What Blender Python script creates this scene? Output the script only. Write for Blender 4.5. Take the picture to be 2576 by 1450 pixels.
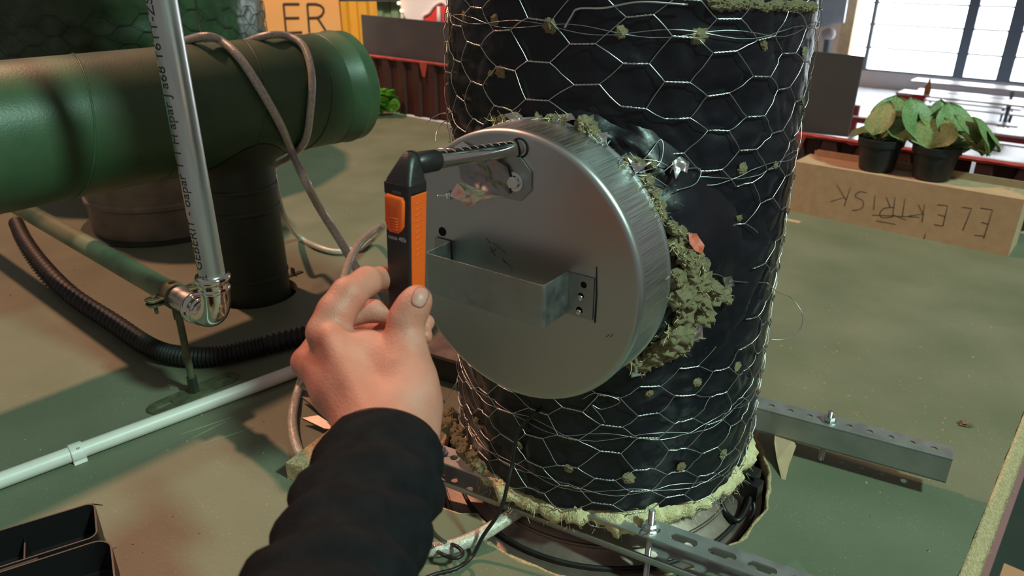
import bpy, bmesh, math, random
import numpy as np
from mathutils import Vector, Matrix, noise
from mathutils.geometry import tessellate_polygon

for o in list(bpy.data.objects):
    bpy.data.objects.remove(o)
scene = bpy.context.scene
COL = scene.collection
R = random.Random(7)

# ------------------------------------------------------------------ camera
F_PX, PITCH, CAM_H = 1850.0, math.radians(24.23), 0.72
cd = bpy.data.cameras.new('camera')
cam = bpy.data.objects.new('camera', cd)
COL.objects.link(cam)
cd.sensor_width = 36.0
cd.lens = F_PX / 2576.0 * 36.0
cd.clip_start = 0.02
cd.clip_end = 200
cam.location = (0, 0, CAM_H)
cam.rotation_euler = (math.pi / 2 - PITCH, 0, 0)
cd.dof.use_dof = True
cd.dof.focus_distance = 0.86
cd.dof.aperture_fstop = 9.0
scene.camera = cam

# ------------------------------------------------------------------ light, exposure
w = bpy.data.worlds.new('world')
scene.world = w
w.use_nodes = True
w.node_tree.nodes['Background'].inputs[0].default_value = (1.0, 0.88, 0.84, 1)
w.node_tree.nodes['Background'].inputs[1].default_value = 0.165
scene.view_settings.view_transform = 'Standard'
scene.view_settings.look = 'None'
scene.view_settings.gamma = 1.0
scene.view_settings.exposure = 0.0
scene.view_settings.use_curve_mapping = False


def spot(name, loc, target, color, watts, radius, angle):
    l = bpy.data.lights.new(name, 'SPOT')
    l.color = color
    l.energy = watts
    l.shadow_soft_size = radius
    l.spot_size = math.radians(angle)
    l.spot_blend = 0.6
    o = bpy.data.objects.new(name, l)
    COL.objects.link(o)
    o.location = loc
    o.rotation_euler = (Vector(target) - Vector(loc)).to_track_quat('-Z', 'Y').to_euler()
    return o


spot('warm_ceiling_lamp', (-2.4, 3.1, 4.1), (0.0, 1.1, 0.1), (1.0, 0.50, 0.31), 640, 0.10, 100)
spot('cool_ceiling_lamp', (4.1, -2.1, 5.5), (0.1, 1.2, 0.2), (0.62, 1.0, 0.83), 1720, 0.30, 50)
spot('container_fill_light', (-1.2, 3.6, 2.6), (-1.6, 6.0, 0.1), (1.0, 0.82, 0.62), 420, 0.2, 95)  # added fill light to brighten the yellow container, not a visible lamp

# ------------------------------------------------------------------ geometry helpers
cP, sP = math.cos(PITCH), math.sin(PITCH)
EYE = Vector((0, 0, CAM_H))


def ray(u, v):
    a, b = (u - 1288.0) / F_PX, (725.0 - v) / F_PX
    return Vector((a, cP + b * sP, -sP + b * cP))


def onz(u, v, z=0.0):
    r = ray(u, v)
    return EYE + r * ((z - CAM_H) / r.z)


def atd(u, v, d):
    return EYE + ray(u, v) * d


def onplane(u, v, p, n):
    r = ray(u, v)
    return EYE + r * ((Vector(p) - EYE).dot(n) / r.dot(n))


PHI = math.radians(40.8)
E1 = Vector((math.cos(PHI), -math.sin(PHI), 0))      # platform axes
E2 = Vector((math.sin(PHI), math.cos(PHI), 0))
UP = Vector((0, 0, 1))


def ab(a, b, z=0.0):
    return E1 * a + E2 * b + UP * z


AX = Vector((0.14, 0.957, 0))                        # axis of the big insulated duct
DUCT_R = 0.2175
AL = math.radians(35.33)
T = Vector((math.cos(AL), -math.sin(AL), 0))         # along the cap face
N = Vector((-math.sin(AL), -math.cos(AL), 0))        # out of the cap face
CAP_C = AX + N * 0.2829 + T * 0.0288 + UP * 0.419
CAP_R = 0.1492


def oncyl(u, v, r=DUCT_R):
    d = ray(u, v)
    a = d.x ** 2 + d.y ** 2
    b = -2 * (d.x * AX.x + d.y * AX.y)
    cc = AX.x ** 2 + AX.y ** 2 - r * r
    D = b * b - 4 * a * cc
    if D < 0:
        return None
    return EYE + d * ((-b - math.sqrt(D)) / (2 * a))


def face(u, v, h=0.0):
    return onplane(u, v, CAP_C + N * h, N)


def fr(ex, ey, ez, o):
    m = Matrix.Identity(4)
    for i, e in enumerate((ex, ey, ez)):
        m[0][i], m[1][i], m[2][i] = e.x, e.y, e.z
    m.translation = o
    return m


def axisframe(d, o):
    d = Vector(d).normalized()
    h = UP if abs(d.z) < 0.9 else Vector((1, 0, 0))
    x = h.cross(d).normalized()
    return fr(x, d.cross(x), d, Vector(o))


def catmull(pts, n=6):
    pts = [Vector(p) for p in pts]
    P = [pts[0] * 2 - pts[1]] + pts + [pts[-1] * 2 - pts[-2]]
    out = []
    for i in range(1, len(P) - 2):
        p0, p1, p2, p3 = P[i - 1:i + 3]
        for k in range(n):
            t = k / n
            out.append(0.5 * ((2 * p1) + (p2 - p0) * t + (2 * p0 - 5 * p1 + 4 * p2 - p3) * t * t + (3 * p1 - p0 - 3 * p2 + p3) * t ** 3))
    out.append(pts[-1])
    return out


class MB:
    def __init__(s):
        s.v, s.f = [], []

    def add(s, verts, faces, M=None):
        o = len(s.v)
        for p in verts:
            p = Vector(p)
            s.v.append(M @ p if M is not None else p)
        s.f += [tuple(i + o for i in f) for f in faces]
        return s

    def box(s, size, M=None, c=(0, 0, 0)):
        x, y, z = [q / 2 for q in size]
        vs = [Vector(c) + Vector((i * x, j * y, k * z)) for i in (-1, 1) for j in (-1, 1) for k in (-1, 1)]
        return s.add(vs, [(0, 1, 3, 2), (4, 6, 7, 5), (0, 4, 5, 1), (2, 3, 7, 6), (0, 2, 6, 4), (1, 5, 7, 3)], M)

    def loft(s, rings, cap=True, closed=True):
        n = len(rings[0])
        vs = [p for r in rings for p in r]
        fs = []
        for i in range(len(rings) - 1):
            for j in range(n if closed else n - 1):
                k = (j + 1) % n
                fs.append((i * n + j, i * n + k, (i + 1) * n + k, (i + 1) * n + j))
        if cap and closed:
            fs.append(tuple(range(n - 1, -1, -1)))
            fs.append(tuple((len(rings) - 1) * n + j for j in range(n)))
        return s.add(vs, fs)

    def tube(s, pts, r, n=8, cap=True):
        pts = [Vector(p) for p in pts]
        rr = r if isinstance(r, (list, tuple)) else [r] * len(pts)
        t = (pts[1] - pts[0]).normalized()
        x = t.orthogonal().normalized()
        rings = []
        for i, p in enumerate(pts):
            a, b = pts[max(i - 1, 0)], pts[min(i + 1, len(pts) - 1)]
            t2 = (b - a)
            if t2.length < 1e-9:
                t2 = t
            t2 = t2.normalized()
            x = (x - t2 * x.dot(t2))
            x = x.normalized() if x.length > 1e-6 else t2.orthogonal().normalized()
            y = t2.cross(x)
            t = t2
            rings.append([p + (x * math.cos(k * 2 * math.pi / n) + y * math.sin(k * 2 * math.pi / n)) * rr[i] for k in range(n)])
        return s.loft(rings, cap)

    def lathe(s, prof, M, n=48, cap=False):
        rings = [[M @ Vector((r * math.cos(k * 2 * math.pi / n), r * math.sin(k * 2 * math.pi / n), z)) for k in range(n)] for r, z in prof]
        return s.loft(rings, cap)

    def plate(s, outer, holes, z0, z1, M=None):
        """flat sheet with real holes; outlines are lists of 2-D points"""
        loops = [list(outer)] + [list(h) for h in holes]
        flat = [p for l in loops for p in l]
        if len(flat) > 160:
            bm = bmesh.new()
            es = []
            for l in loops:
                vv = [bm.verts.new((p[0], p[1], 0)) for p in l]
                es += [bm.edges.new((vv[j], vv[(j + 1) % len(vv)])) for j in range(len(vv))]
            bm.verts.index_update()
            bmesh.ops.triangle_fill(bm, use_beauty=True, use_dissolve=False, edges=es)
            tris = [[v.index for v in f.verts] for f in bm.faces]
            bm.free()
        else:
            tris = tessellate_polygon([[Vector((p[0], p[1], 0)) for p in l] for l in loops])
        m = len(flat)
        vs = [(p[0], p[1], z1) for p in flat] + [(p[0], p[1], z0) for p in flat]
        fs = [tuple(t) for t in tris] + [(t[0] + m, t[2] + m, t[1] + m) for t in tris]
        o = 0
        for l in loops:
            for j in range(len(l)):
                k = (j + 1) % len(l)
                fs.append((o + j, o + k, o + k + m, o + j + m))
            o += len(l)
        return s.add(vs, fs, M)

    def ribbon(s, poly, width_vec, th):
        """bent sheet: polyline swept along width_vec, with thickness"""
        poly = [Vector(p) for p in poly]
        wv = Vector(width_vec)
        wn = wv.normalized()
        off = []
        for i in range(len(poly)):
            d1 = (poly[i] - poly[max(i - 1, 0)])
            d2 = (poly[min(i + 1, len(poly) - 1)] - poly[i])
            n1 = d1.cross(wn).normalized() if d1.length > 1e-9 else d2.cross(wn).normalized()
            n2 = d2.cross(wn).normalized() if d2.length > 1e-9 else n1
            nn = (n1 + n2)
            nn = nn / max(nn.length_squared / 2, 0.3)
            off.append(poly[i] + nn * th)
        rings = [[a, b, b + wv, a + wv] for a, b in zip(poly, off)]
        return s.loft(rings, True)

    def build(s, name, mat, parent=None, smooth=False, angle=None, recalc=True):
        me = bpy.data.meshes.new(name)
        vs = s.v
        lo = Vector((min(p.x for p in vs), min(p.y for p in vs), min(p.z for p in vs)))
        hi = Vector((max(p.x for p in vs), max(p.y for p in vs), max(p.z for p in vs)))
        c = Vector(((lo.x + hi.x) / 2, (lo.y + hi.y) / 2, lo.z))
        me.from_pydata([tuple(p - c) for p in vs], [], s.f)
        if recalc:
            bm = bmesh.new()
            bm.from_mesh(me)
            bmesh.ops.recalc_face_normals(bm, faces=bm.faces)
            bm.to_mesh(me)
            bm.free()
        o = bpy.data.objects.new(name, me)
        COL.objects.link(o)
        place(o, c, parent)
        if mat:
            me.materials.append(mat)
        if smooth:
            me.polygons.foreach_set('use_smooth', [True] * len(me.polygons))
            if angle:
                me.set_sharp_from_angle(angle=math.radians(angle))
        return o


def wloc(o):
    p = Vector(o.location)
    while o.parent:
        o = o.parent
        p += o.location
    return p


def place(o, c, parent):
    if parent:
        o.parent = parent
        o.location = Vector(c) - wloc(parent)
    else:
        o.location = c


def tag(o, label, cat, group=None, kind=None):
    o['label'] = label
    if cat:
        o['category'] = cat
    if group:
        o['group'] = group
    if kind:
        o['kind'] = kind
    return o


def thing(name, loc, label, cat, group=None):
    o = bpy.data.objects.new(name, None)
    o.empty_display_size = 0.05
    COL.objects.link(o)
    o.location = loc
    return tag(o, label, cat, group)


def struct(o, label=None):
    o['kind'] = 'structure'
    if label:
        o['label'] = label
    return o


def share(src, name, c, parent, rot=None, sc=None):
    o = bpy.data.objects.new(name, src.data)
    COL.objects.link(o)
    place(o, c, parent)
    if rot:
        o.rotation_euler = rot
    if sc:
        o.scale = sc
    return o


def fbm(p, s, oct=4):
    v, a = 0.0, 1.0
    for _ in range(oct):
        v += a * noise.noise(Vector(p) * s)
        s *= 2.03
        a *= 0.5
    return v


def circ(x, y, r, n=20):
    return [(x + r * math.cos(2 * math.pi * k / n), y + r * math.sin(2 * math.pi * k / n)) for k in range(n)]


def slot(x, y, L, r, n=8):
    return [(x + (L / 2 - r) + r * math.cos(a), y + r * math.sin(a)) for a in [-math.pi / 2 + math.pi * k / n for k in range(n + 1)]] + \
           [(x - (L / 2 - r) + r * math.cos(a), y + r * math.sin(a)) for a in [math.pi / 2 + math.pi * k / n for k in range(n + 1)]]


# ------------------------------------------------------------------ materials
def mat(name, c1, c2=None, scale=20.0, rough=0.5, metal=0.0, bump=0.0, bscale=None, stretch=None,
        contrast=(0.35, 0.65), coat=0.0, spec=0.5, sss=0.0, emit=None, estr=0.0, rough2=None, trans=0.0, detail=6.0):
    m = bpy.data.materials.new(name)
    m.use_nodes = True
    nt = m.node_tree
    b = nt.nodes['Principled BSDF']
    L = nt.links.new
    b.inputs['Base Color'].default_value = (*c1, 1)
    b.inputs['Roughness'].default_value = rough
    b.inputs['Metallic'].default_value = metal
    b.inputs['Coat Weight'].default_value = coat
    b.inputs['Specular IOR Level'].default_value = spec
    if trans:
        b.inputs['Transmission Weight'].default_value = trans
        b.inputs['IOR'].default_value = 1.4
    if sss:
        b.inputs['Subsurface Weight'].default_value = sss
        b.inputs['Subsurface Radius'].default_value = (1.0, 0.35, 0.2)
        b.inputs['Subsurface Scale'].default_value = 0.006
    if emit:
        b.inputs['Emission Color'].default_value = (*emit, 1)
        b.inputs['Emission Strength'].default_value = estr
    tc = nt.nodes.new('ShaderNodeTexCoord')
    mp = nt.nodes.new('ShaderNodeMapping')
    L(tc.outputs['Object'], mp.inputs[0])
    if stretch:
        mp.inputs['Scale'].default_value = stretch
    m['map'] = mp.name
    if c2:
        nz = nt.nodes.new('ShaderNodeTexNoise')
        nz.inputs['Scale'].default_value = scale
        nz.inputs['Detail'].default_value = detail
        L(mp.outputs[0], nz.inputs['Vector'])
        rp = nt.nodes.new('ShaderNodeValToRGB')
        rp.color_ramp.elements[0].position = contrast[0]
        rp.color_ramp.elements[1].position = contrast[1]
        rp.color_ramp.elements[0].color = (*c1, 1)
        rp.color_ramp.elements[1].color = (*c2, 1)
        L(nz.outputs[0], rp.inputs[0])
        L(rp.outputs[0], b.inputs['Base Color'])
        rp.name = 'basecol'
        if rough2 is not None:
            mr = nt.nodes.new('ShaderNodeMapRange')
            mr.inputs['To Min'].default_value = rough
            mr.inputs['To Max'].default_value = rough2
            mr.inputs['From Min'].default_value = contrast[0]
            mr.inputs['From Max'].default_value = contrast[1]
            L(nz.outputs[0], mr.inputs[0])
            L(mr.outputs[0], b.inputs['Roughness'])
    if bump:
        n2 = nt.nodes.new('ShaderNodeTexNoise')
        n2.inputs['Scale'].default_value = bscale or scale * 3
        n2.inputs['Detail'].default_value = 5
        L(mp.outputs[0], n2.inputs['Vector'])
        bp = nt.nodes.new('ShaderNodeBump')
        bp.inputs['Strength'].default_value = bump
        bp.inputs['Distance'].default_value = 0.003
        L(n2.outputs[0], bp.inputs['Height'])
        L(bp.outputs[0], b.inputs['Normal'])
    return m


def speckle(m, scale, size, color, amount=1.0):
    """flecks of dust and chips: small voronoi dots mixed over the base colour"""
    nt = m.node_tree
    L = nt.links.new
    b = nt.nodes['Principled BSDF']
    src = b.inputs['Base Color'].links[0].from_socket
    mp = nt.nodes[m['map']]
    vo = nt.nodes.new('ShaderNodeTexVoronoi')
    vo.inputs['Scale'].default_value = scale
    L(mp.outputs[0], vo.inputs['Vector'])
    nz = nt.nodes.new('ShaderNodeTexNoise')
    nz.inputs['Scale'].default_value = scale * 0.06
    L(mp.outputs[0], nz.inputs['Vector'])
    ma = nt.nodes.new('ShaderNodeMath')
    ma.operation = 'MULTIPLY'
    ma.inputs[1].default_value = size * 2
    L(nz.outputs[0], ma.inputs[0])
    lt = nt.nodes.new('ShaderNodeMath')
    lt.operation = 'LESS_THAN'
    L(vo.outputs['Distance'], lt.inputs[0])
    L(ma.outputs[0], lt.inputs[1])
    mu = nt.nodes.new('ShaderNodeMath')
    mu.operation = 'MULTIPLY'
    mu.inputs[1].default_value = amount
    L(lt.outputs[0], mu.inputs[0])
    mx = nt.nodes.new('ShaderNodeMix')
    mx.data_type = 'RGBA'
    L(mu.outputs[0], mx.inputs[0])
    L(src, mx.inputs[6])
    mx.inputs[7].default_value = (*color, 1)
    L(mx.outputs[2], b.inputs['Base Color'])
    return m


M_board = speckle(speckle(mat('green_board_paint', (0.140, 0.162, 0.102), (0.200, 0.205, 0.142), 5.0, 0.48, bump=0.10, bscale=160, rough2=0.62, contrast=(0.3, 0.72)),
                          170, 0.10, (0.42, 0.40, 0.27), 0.75), 420, 0.13, (0.05, 0.08, 0.04), 0.5)
M_chip = mat('raw_chipboard', (0.42, 0.29, 0.15), (0.66, 0.50, 0.30), 260, 0.85, bump=0.9, bscale=320)
M_board_dark = mat('painted_board_underside', (0.10, 0.12, 0.10), (0.16, 0.18, 0.15), 20, 0.7)
M_foil = mat('black_insulation_foil', (0.004, 0.005, 0.009), (0.011, 0.011, 0.017), 14, 0.28, bump=0.30, bscale=45, rough2=0.42, spec=0.42)
M_wire = mat('galvanised_wire', (0.66, 0.66, 0.66), None, rough=0.34, metal=1.0)
M_darkwire = mat('painted_wire', (0.02, 0.03, 0.02), None, rough=0.5)
M_wool = mat('mineral_wool', (0.72, 0.58, 0.29), (0.96, 0.85, 0.53), 130, 0.95, bump=1.0, bscale=420)
M_woolb = mat('mineral_wool_browned', (0.56, 0.40, 0.19), (0.84, 0.66, 0.36), 130, 0.95, bump=1.0, bscale=420)
M_galv = mat('galvanised_sheet', (0.50, 0.505, 0.505), (0.53, 0.535, 0.535), 12, 0.36, 0.95, bump=0.015, bscale=400, rough2=0.38)
M_rail = mat('galvanised_rail', (0.50, 0.50, 0.50), (0.58, 0.58, 0.58), 30, 0.46, 0.9, bump=0.02, bscale=300, rough2=0.54)
M_brushed = mat('brushed_sheet', (0.50, 0.52, 0.53), (0.66, 0.68, 0.69), 60, 0.30, 1.0, bump=0.12, bscale=90, stretch=(1, 1, 1), rough2=0.42)
M_zinc = mat('zinc_bracket', (0.34, 0.36, 0.36), (0.40, 0.42, 0.42), 60, 0.34, 0.95, bump=0.06, bscale=200, rough2=0.5)
M_bright = mat('bright_zinc', (0.74, 0.74, 0.73), None, rough=0.22, metal=1.0)
M_chrome = mat('polished_steel', (0.78, 0.76, 0.73), None, rough=0.10, metal=1.0)
M_foiltape = mat('aluminium_tape', (0.78, 0.78, 0.78), (0.84, 0.84, 0.84), 60, 0.26, 1.0)
M_tape = mat('dull_foil_tape', (0.30, 0.30, 0.30), (0.36, 0.36, 0.36), 40, 0.30, 1.0)
M_black = mat('black_plastic', (0.012, 0.011, 0.012), None, rough=0.42)
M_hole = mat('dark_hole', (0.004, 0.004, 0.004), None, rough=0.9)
M_devblack = mat('black_device_plastic', (0.016, 0.013, 0.014), (0.024, 0.020, 0.020), 400, 0.40, bump=0.05, bscale=900)
M_orange = mat('orange_plastic', (0.90, 0.125, 0.012), None, rough=0.42)
M_white = mat('white_print', (0.75, 0.75, 0.75), None, rough=0.5)
M_skin = mat('skin', (0.60, 0.215, 0.150), (0.69, 0.300, 0.225), 34, 0.46, bump=0.22, bscale=520, sss=0.22, contrast=(0.3, 0.7), rough2=0.55)
M_nail = mat('nail', (0.56, 0.25, 0.20), (0.60, 0.30, 0.25), 60, 0.42, sss=0.1)
M_sleeve = mat('black_jersey', (0.008, 0.008, 0.010), (0.014, 0.013, 0.015), 60, 0.9, spec=0.15, bump=0.35, bscale=700)
M_duct = mat('green_duct_paint', (0.034, 0.084, 0.036), (0.060, 0.115, 0.054), 9, 0.40, bump=0.12, bscale=260, rough2=0.55)
M_stub = mat('dark_green_duct_paint', (0.022, 0.030, 0.018), (0.034, 0.042, 0.026), 9, 0.5, bump=0.1, bscale=260)
M_rib = mat('dusty_spiral_duct', (0.20, 0.18, 0.15), (0.30, 0.27, 0.22), 16, 0.5, 0.45, bump=0.05)
M_pipe = mat('galvanised_pipe', (0.52, 0.54, 0.55), (0.62, 0.64, 0.65), 14, 0.30, 0.95, bump=0.03, bscale=200, stretch=(4, 4, 0.4), rough2=0.42)
M_pipeg = mat('pipe_green_overspray', (0.055, 0.115, 0.055), (0.20, 0.24, 0.14), 7, 0.5, bump=0.05, contrast=(0.42, 0.60))
M_print = mat('pipe_print', (0.03, 0.03, 0.03), None, rough=0.6)
M_conduit = mat('white_conduit', (0.78, 0.74, 0.70), (0.83, 0.79, 0.75), 30, 0.40)
M_corr = mat('black_corrugated_hose', (0.010, 0.010, 0.010), (0.022, 0.022, 0.020), 30, 0.55)
M_hose = mat('braided_clear_hose', (0.48, 0.44, 0.37), (0.74, 0.70, 0.62), 260, 0.18, coat=0.6, bump=0.35, bscale=500, metal=0.15)
M_insgreen = mat('green_sprayed_wrap', (0.016, 0.045, 0.020), (0.040, 0.085, 0.038), 18, 0.32, bump=0.35, bscale=60)
M_base = mat('steel_collar', (0.22, 0.165, 0.140), (0.32, 0.25, 0.215), 24, 0.42, 0.75, bump=0.05, bscale=180, rough2=0.5)
M_card = mat('cardboard', (0.50, 0.335, 0.205), (0.56, 0.385, 0.245), 40, 0.8, bump=0.06, bscale=200)
M_ink = mat('marker_ink', (0.055, 0.045, 0.040), None, rough=0.6)
M_pot = mat('black_pot', (0.012, 0.014, 0.018), (0.020, 0.022, 0.026), 60, 0.5)
M_soil = mat('soil', (0.03, 0.02, 0.013), (0.06, 0.04, 0.025), 120, 0.95, bump=0.8)
M_leaf = mat('round_leaf', (0.120, 0.215, 0.070), (0.250, 0.350, 0.140), 22, 0.45, bump=0.15)
M_leafb = mat('bright_leaf', (0.16, 0.42, 0.04), (0.36, 0.62, 0.09), 60, 0.45)
M_maroon = mat('maroon_sheet', (0.050, 0.014, 0.014), (0.075, 0.022, 0.020), 6, 0.5, bump=0.05)
M_red = mat('red_paint_edge', (0.40, 0.05, 0.045), (0.50, 0.08, 0.07), 30, 0.55)
M_panel = mat('slate_panel', (0.060, 0.062, 0.070), (0.085, 0.085, 0.090), 5, 0.55)
M_yellow = mat('yellow_container_paint', (0.72, 0.34, 0.030), (0.80, 0.40, 0.045), 3, 0.5)
M_mint = mat('mint_container_paint', (0.22, 0.34, 0.20), None, rough=0.5)
M_signor = mat('orange_sign', (0.80, 0.38, 0.12), (0.83, 0.42, 0.15), 3, 0.6)
M_signtxt = mat('sign_letters', (0.06, 0.035, 0.03), None, rough=0.6)
M_pink = mat('pale_pink_sign', (0.80, 0.60, 0.56), (0.78, 0.70, 0.74), 2.0, 0.6)
M_signred = mat('red_ornament', (0.68, 0.035, 0.03), (0.78, 0.06, 0.05), 4, 0.5)
M_dark = mat('dark_metal', (0.02, 0.02, 0.02), None, rough=0.6)
M_pane = mat('daylight_pane', (0.9, 0.95, 1.0), None, rough=0.1, emit=(0.90, 0.96, 1.0), estr=9.0)
M_mull = mat('steel_mullion', (0.13, 0.17, 0.22), None, rough=0.5)
M_hallwall = mat('hall_wall', (0.55, 0.50, 0.48), (0.60, 0.55, 0.52), 2, 0.8)
M_plinth = mat('hall_plinth', (0.55, 0.52, 0.55), (0.60, 0.57, 0.60), 1, 0.8)
M_hallfloor = mat('hall_floor', (0.62, 0.62, 0.66), (0.70, 0.70, 0.73), 1.5, 0.35)
M_redcover = mat('red_cover', (0.62, 0.03, 0.06), None, rough=0.6)
M_tabletop = mat('pale_tabletop', (0.72, 0.66, 0.66), (0.76, 0.70, 0.70), 3, 0.3)
M_amber = mat('amber_bottle', (0.60, 0.25, 0.05), None, rough=0.3)
M_timber = mat('pale_timber', (0.62, 0.42, 0.22), (0.70, 0.50, 0.29), 10, 0.6)
M_lowfloor = mat('lower_floor', (0.030, 0.040, 0.034), (0.045, 0.055, 0.045), 4, 0.7)
M_salmon = mat('salmon_board', (0.72, 0.30, 0.17), (0.76, 0.34, 0.20), 8, 0.7)
M_bulb = mat('tiny_bulb', (1, 0.9, 0.6), None, rough=0.3, emit=(1, 0.85, 0.45), estr=2.0)
M_iron = mat('green_sprayed_steel', (0.085, 0.10, 0.055), (0.15, 0.16, 0.09), 60, 0.5, 0.3, bump=0.1)
M_redscrap = mat('red_orange_scrap', (0.80, 0.12, 0.06), (0.86, 0.34, 0.28), 60, 0.5)
M_blueglass = mat('pale_blue_glass', (0.45, 0.58, 0.72), (0.60, 0.68, 0.78), 4, 0.2)

# ------------------------------------------------------------------ platform
EDGE_A, FAR_B, NEAR_B, LEFT_A = -0.03, 2.45, -0.45, -4.2


def hole_loop():
    out = []
    n = 110
    for k in range(n):
        a = 2 * math.pi * k / n
        d = Vector((math.cos(a), math.sin(a), 0))
        r = 0.257 + 0.004 * math.sin(3 * a + 1) + 0.0045 * fbm(d * 3, 2.2) + 0.0016 * R.uniform(-1, 1)
        deg = math.degrees(a) % 360
        if 178 < deg < 212:                      # broken notch towards the hand
            r += 0.045 * math.sin(math.radians((deg - 178) / 34 * 180))
        if 213 <= deg < 224:
            r -= 0.022
        p = AX + d * r
        out.append((p.dot(E1), p.dot(E2)))
    return out


board = thing('chipboard_platform', ab(-1.4, 1.0, -0.022), 'green-painted chipboard platform that everything stands on', 'platform')
FRAME = fr(E1, E2, UP, Vector((0, 0, 0)))
stub_c = Vector((-0.603, 1.577, 0))
outer = [(LEFT_A, NEAR_B), (EDGE_A, NEAR_B)]
nb = 90
for k in range(1, nb):
    outer.append((EDGE_A + R.uniform(-0.0012, 0.0012), NEAR_B + (FAR_B - NEAR_B) * k / nb))
outer += [(EDGE_A, FAR_B), (LEFT_A, FAR_B)]
# E1,E2 is a mirrored pair seen from above, so build with the true axes
mb = MB()
mb.plate(outer, [hole_loop(), circ(stub_c.dot(E1), stub_c.dot(E2), 0.094, 40)], -0.022, 0.0, FRAME)
mb.build('board', M_board, board)
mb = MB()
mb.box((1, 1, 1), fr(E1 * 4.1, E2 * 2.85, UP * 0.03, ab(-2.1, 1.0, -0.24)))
mb.build('dark_backing_slab', M_hole, board)  # unseen black slab, added so the openings in the board stay dark
# sawn, crumbly edge: raw core showing
mb = MB()
n = 260
rows = []
for k in range(n + 1):
    b = NEAR_B + (FAR_B - NEAR_B) * k / n
    row = []
    for j in range(6):
        f = j / 5
        a = EDGE_A + 0.0008 + 0.021 * f + 0.0022 * fbm((b * 60, f * 4, 3), 1.0, 3) * (1 if 0 < j < 5 else 0.3)
        row.append(ab(a, b, 0.0003 - 0.024 * f ** 1.2))
    row.append(ab(EDGE_A + 0.012, b, -0.03))
    row.append(ab(EDGE_A - 0.004, b, -0.022))
    rows.append(row)
mb.loft(rows, True)
mb.build('raw_edge', M_chip, board, True)['label'] = 'crumbly raw sawn edge of the board'
mb = MB()
for k in range(n):
    if R.random() < 0.14:
        b = NEAR_B + (FAR_B - NEAR_B) * (k + R.random()) / n
        p = ab(EDGE_A + 0.0225, b, -0.024)
        mb.tube([p, p + E1 * R.uniform(0.003, 0.008) + UP * R.uniform(-0.004, 0.003)], [0.0012, 0.0003], 4)
o = mb.build('edge_splinters', M_chip, board)
o['kind'] = 'stuff'
# raw torn rim of the duct hole
hl = hole_loop()
mb = MB()
rings = []
for k, (a, b) in enumerate(hl):
    p = ab(a, b)
    d = (AX - p)
    d.z = 0
    d.normalize()
    j = R.uniform(-0.0015, 0.002)
    rings.append([p - d * (0.0015 + abs(j)) + UP * 0.0006, p + d * (0.0015 + j) + UP * 0.0004, p + d * 0.002 - UP * 0.022, p - d * 0.001 - UP * 0.0215])
rings.append(rings[0])
mb.loft(rings, False)
mb.build('torn_rim', M_chip, board, True)['label'] = 'ragged chipboard rim around the duct opening'
# lifted splinter of board in the foreground
mb = MB()
p0, p1, p2, p3 = onz(1915, 1446, 0.004), onz(2005, 1412, 0.012), onz(2055, 1470, 0.004), onz(1960, 1500, 0.002)
mb.loft([[p0, p1, p2, p3], [q + UP * 0.0016 for q in (p0, p1, p2, p3)]])
tag(mb.build('board_splinter', M_board), 'thin green flake of board lifting beside the slotted rail at the bottom edge', 'splinter')

# lower floor below the platform, seen past its right edge
mb = MB()
mb.box((1, 1, 1), fr(E1 * 2.2, E2 * 6, UP * 0.02, ab(1.1, 2.0, -0.60)))
struct(mb.build('floor', M_lowfloor), 'dark lower floor beside the platform')
mb = MB()
c = onz(2560, 1440, -0.4)
mb.box((0.30, 0.42, 0.02), fr(E1, E2, UP, c + E1 * 0.125 - E2 * 0.20 - UP * 0.01))
mb.box((0.30, 0.02, 0.19), fr(E1, E2, UP, c + E1 * 0.125 - E2 * 0.40 - UP * 0.1))
mb.box((0.30, 0.02, 0.19), fr(E1, E2, UP, c + E1 * 0.125 - UP * 0.1))
tag(mb.build('salmon_stool', M_salmon), 'salmon-coloured board poking in at the bottom right corner', 'board')

# ------------------------------------------------------------------ big insulated duct
duct = thing('insulated_duct', AX + UP * -0.02, 'upright duct wrapped in black foil and chicken wire', 'duct')
Z0, Z1, ZS = 0.074, 2.60, 0.705


def foil_r(th, z):
    d = Vector((math.cos(th), math.sin(th), z * 2.2))
    r = DUCT_R + 0.0035 * fbm(d, 2.0, 2) + 0.0022 * fbm((d.x * 2, d.y * 2, z * 16), 2.6, 4)
    cr = abs(noise.noise(Vector((d.x * 5 + z * 6, d.y * 5 - z * 4, z * 9))))
    r -= 0.0022 * max(0, 0.14 - cr) / 0.14
    return r


def foil_section(name, za, zb, nz, extra=0.0):
    nth = 300
    rings = []
    for i in range(nz + 1):
        ring = []
        for k in range(nth):
            th = 2 * math.pi * k / nth
            z = za + (zb - za) * i / nz
            if i == 0:
                z += 0.006 * fbm((math.cos(th) * 3, math.sin(th) * 3, za), 2.0)
            if i == nz:
                z += 0.004 * fbm((math.cos(th) * 3, math.sin(th) * 3, zb), 2.0)
            r = foil_r(th, z) + extra
            if i == 0:
                r += 0.001
            ring.append(AX + Vector((r * math.cos(th), r * math.sin(th), z)))
        rings.append(ring)
    mb = MB()
    mb.loft(rings, False)
    return mb.build(name, M_foil, duct, True)


foil_section('foil_wrap', Z0, ZS - 0.006, 170)
foil_section('foil_wrap', ZS + 0.006, Z1, 60, 0.002)


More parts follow.
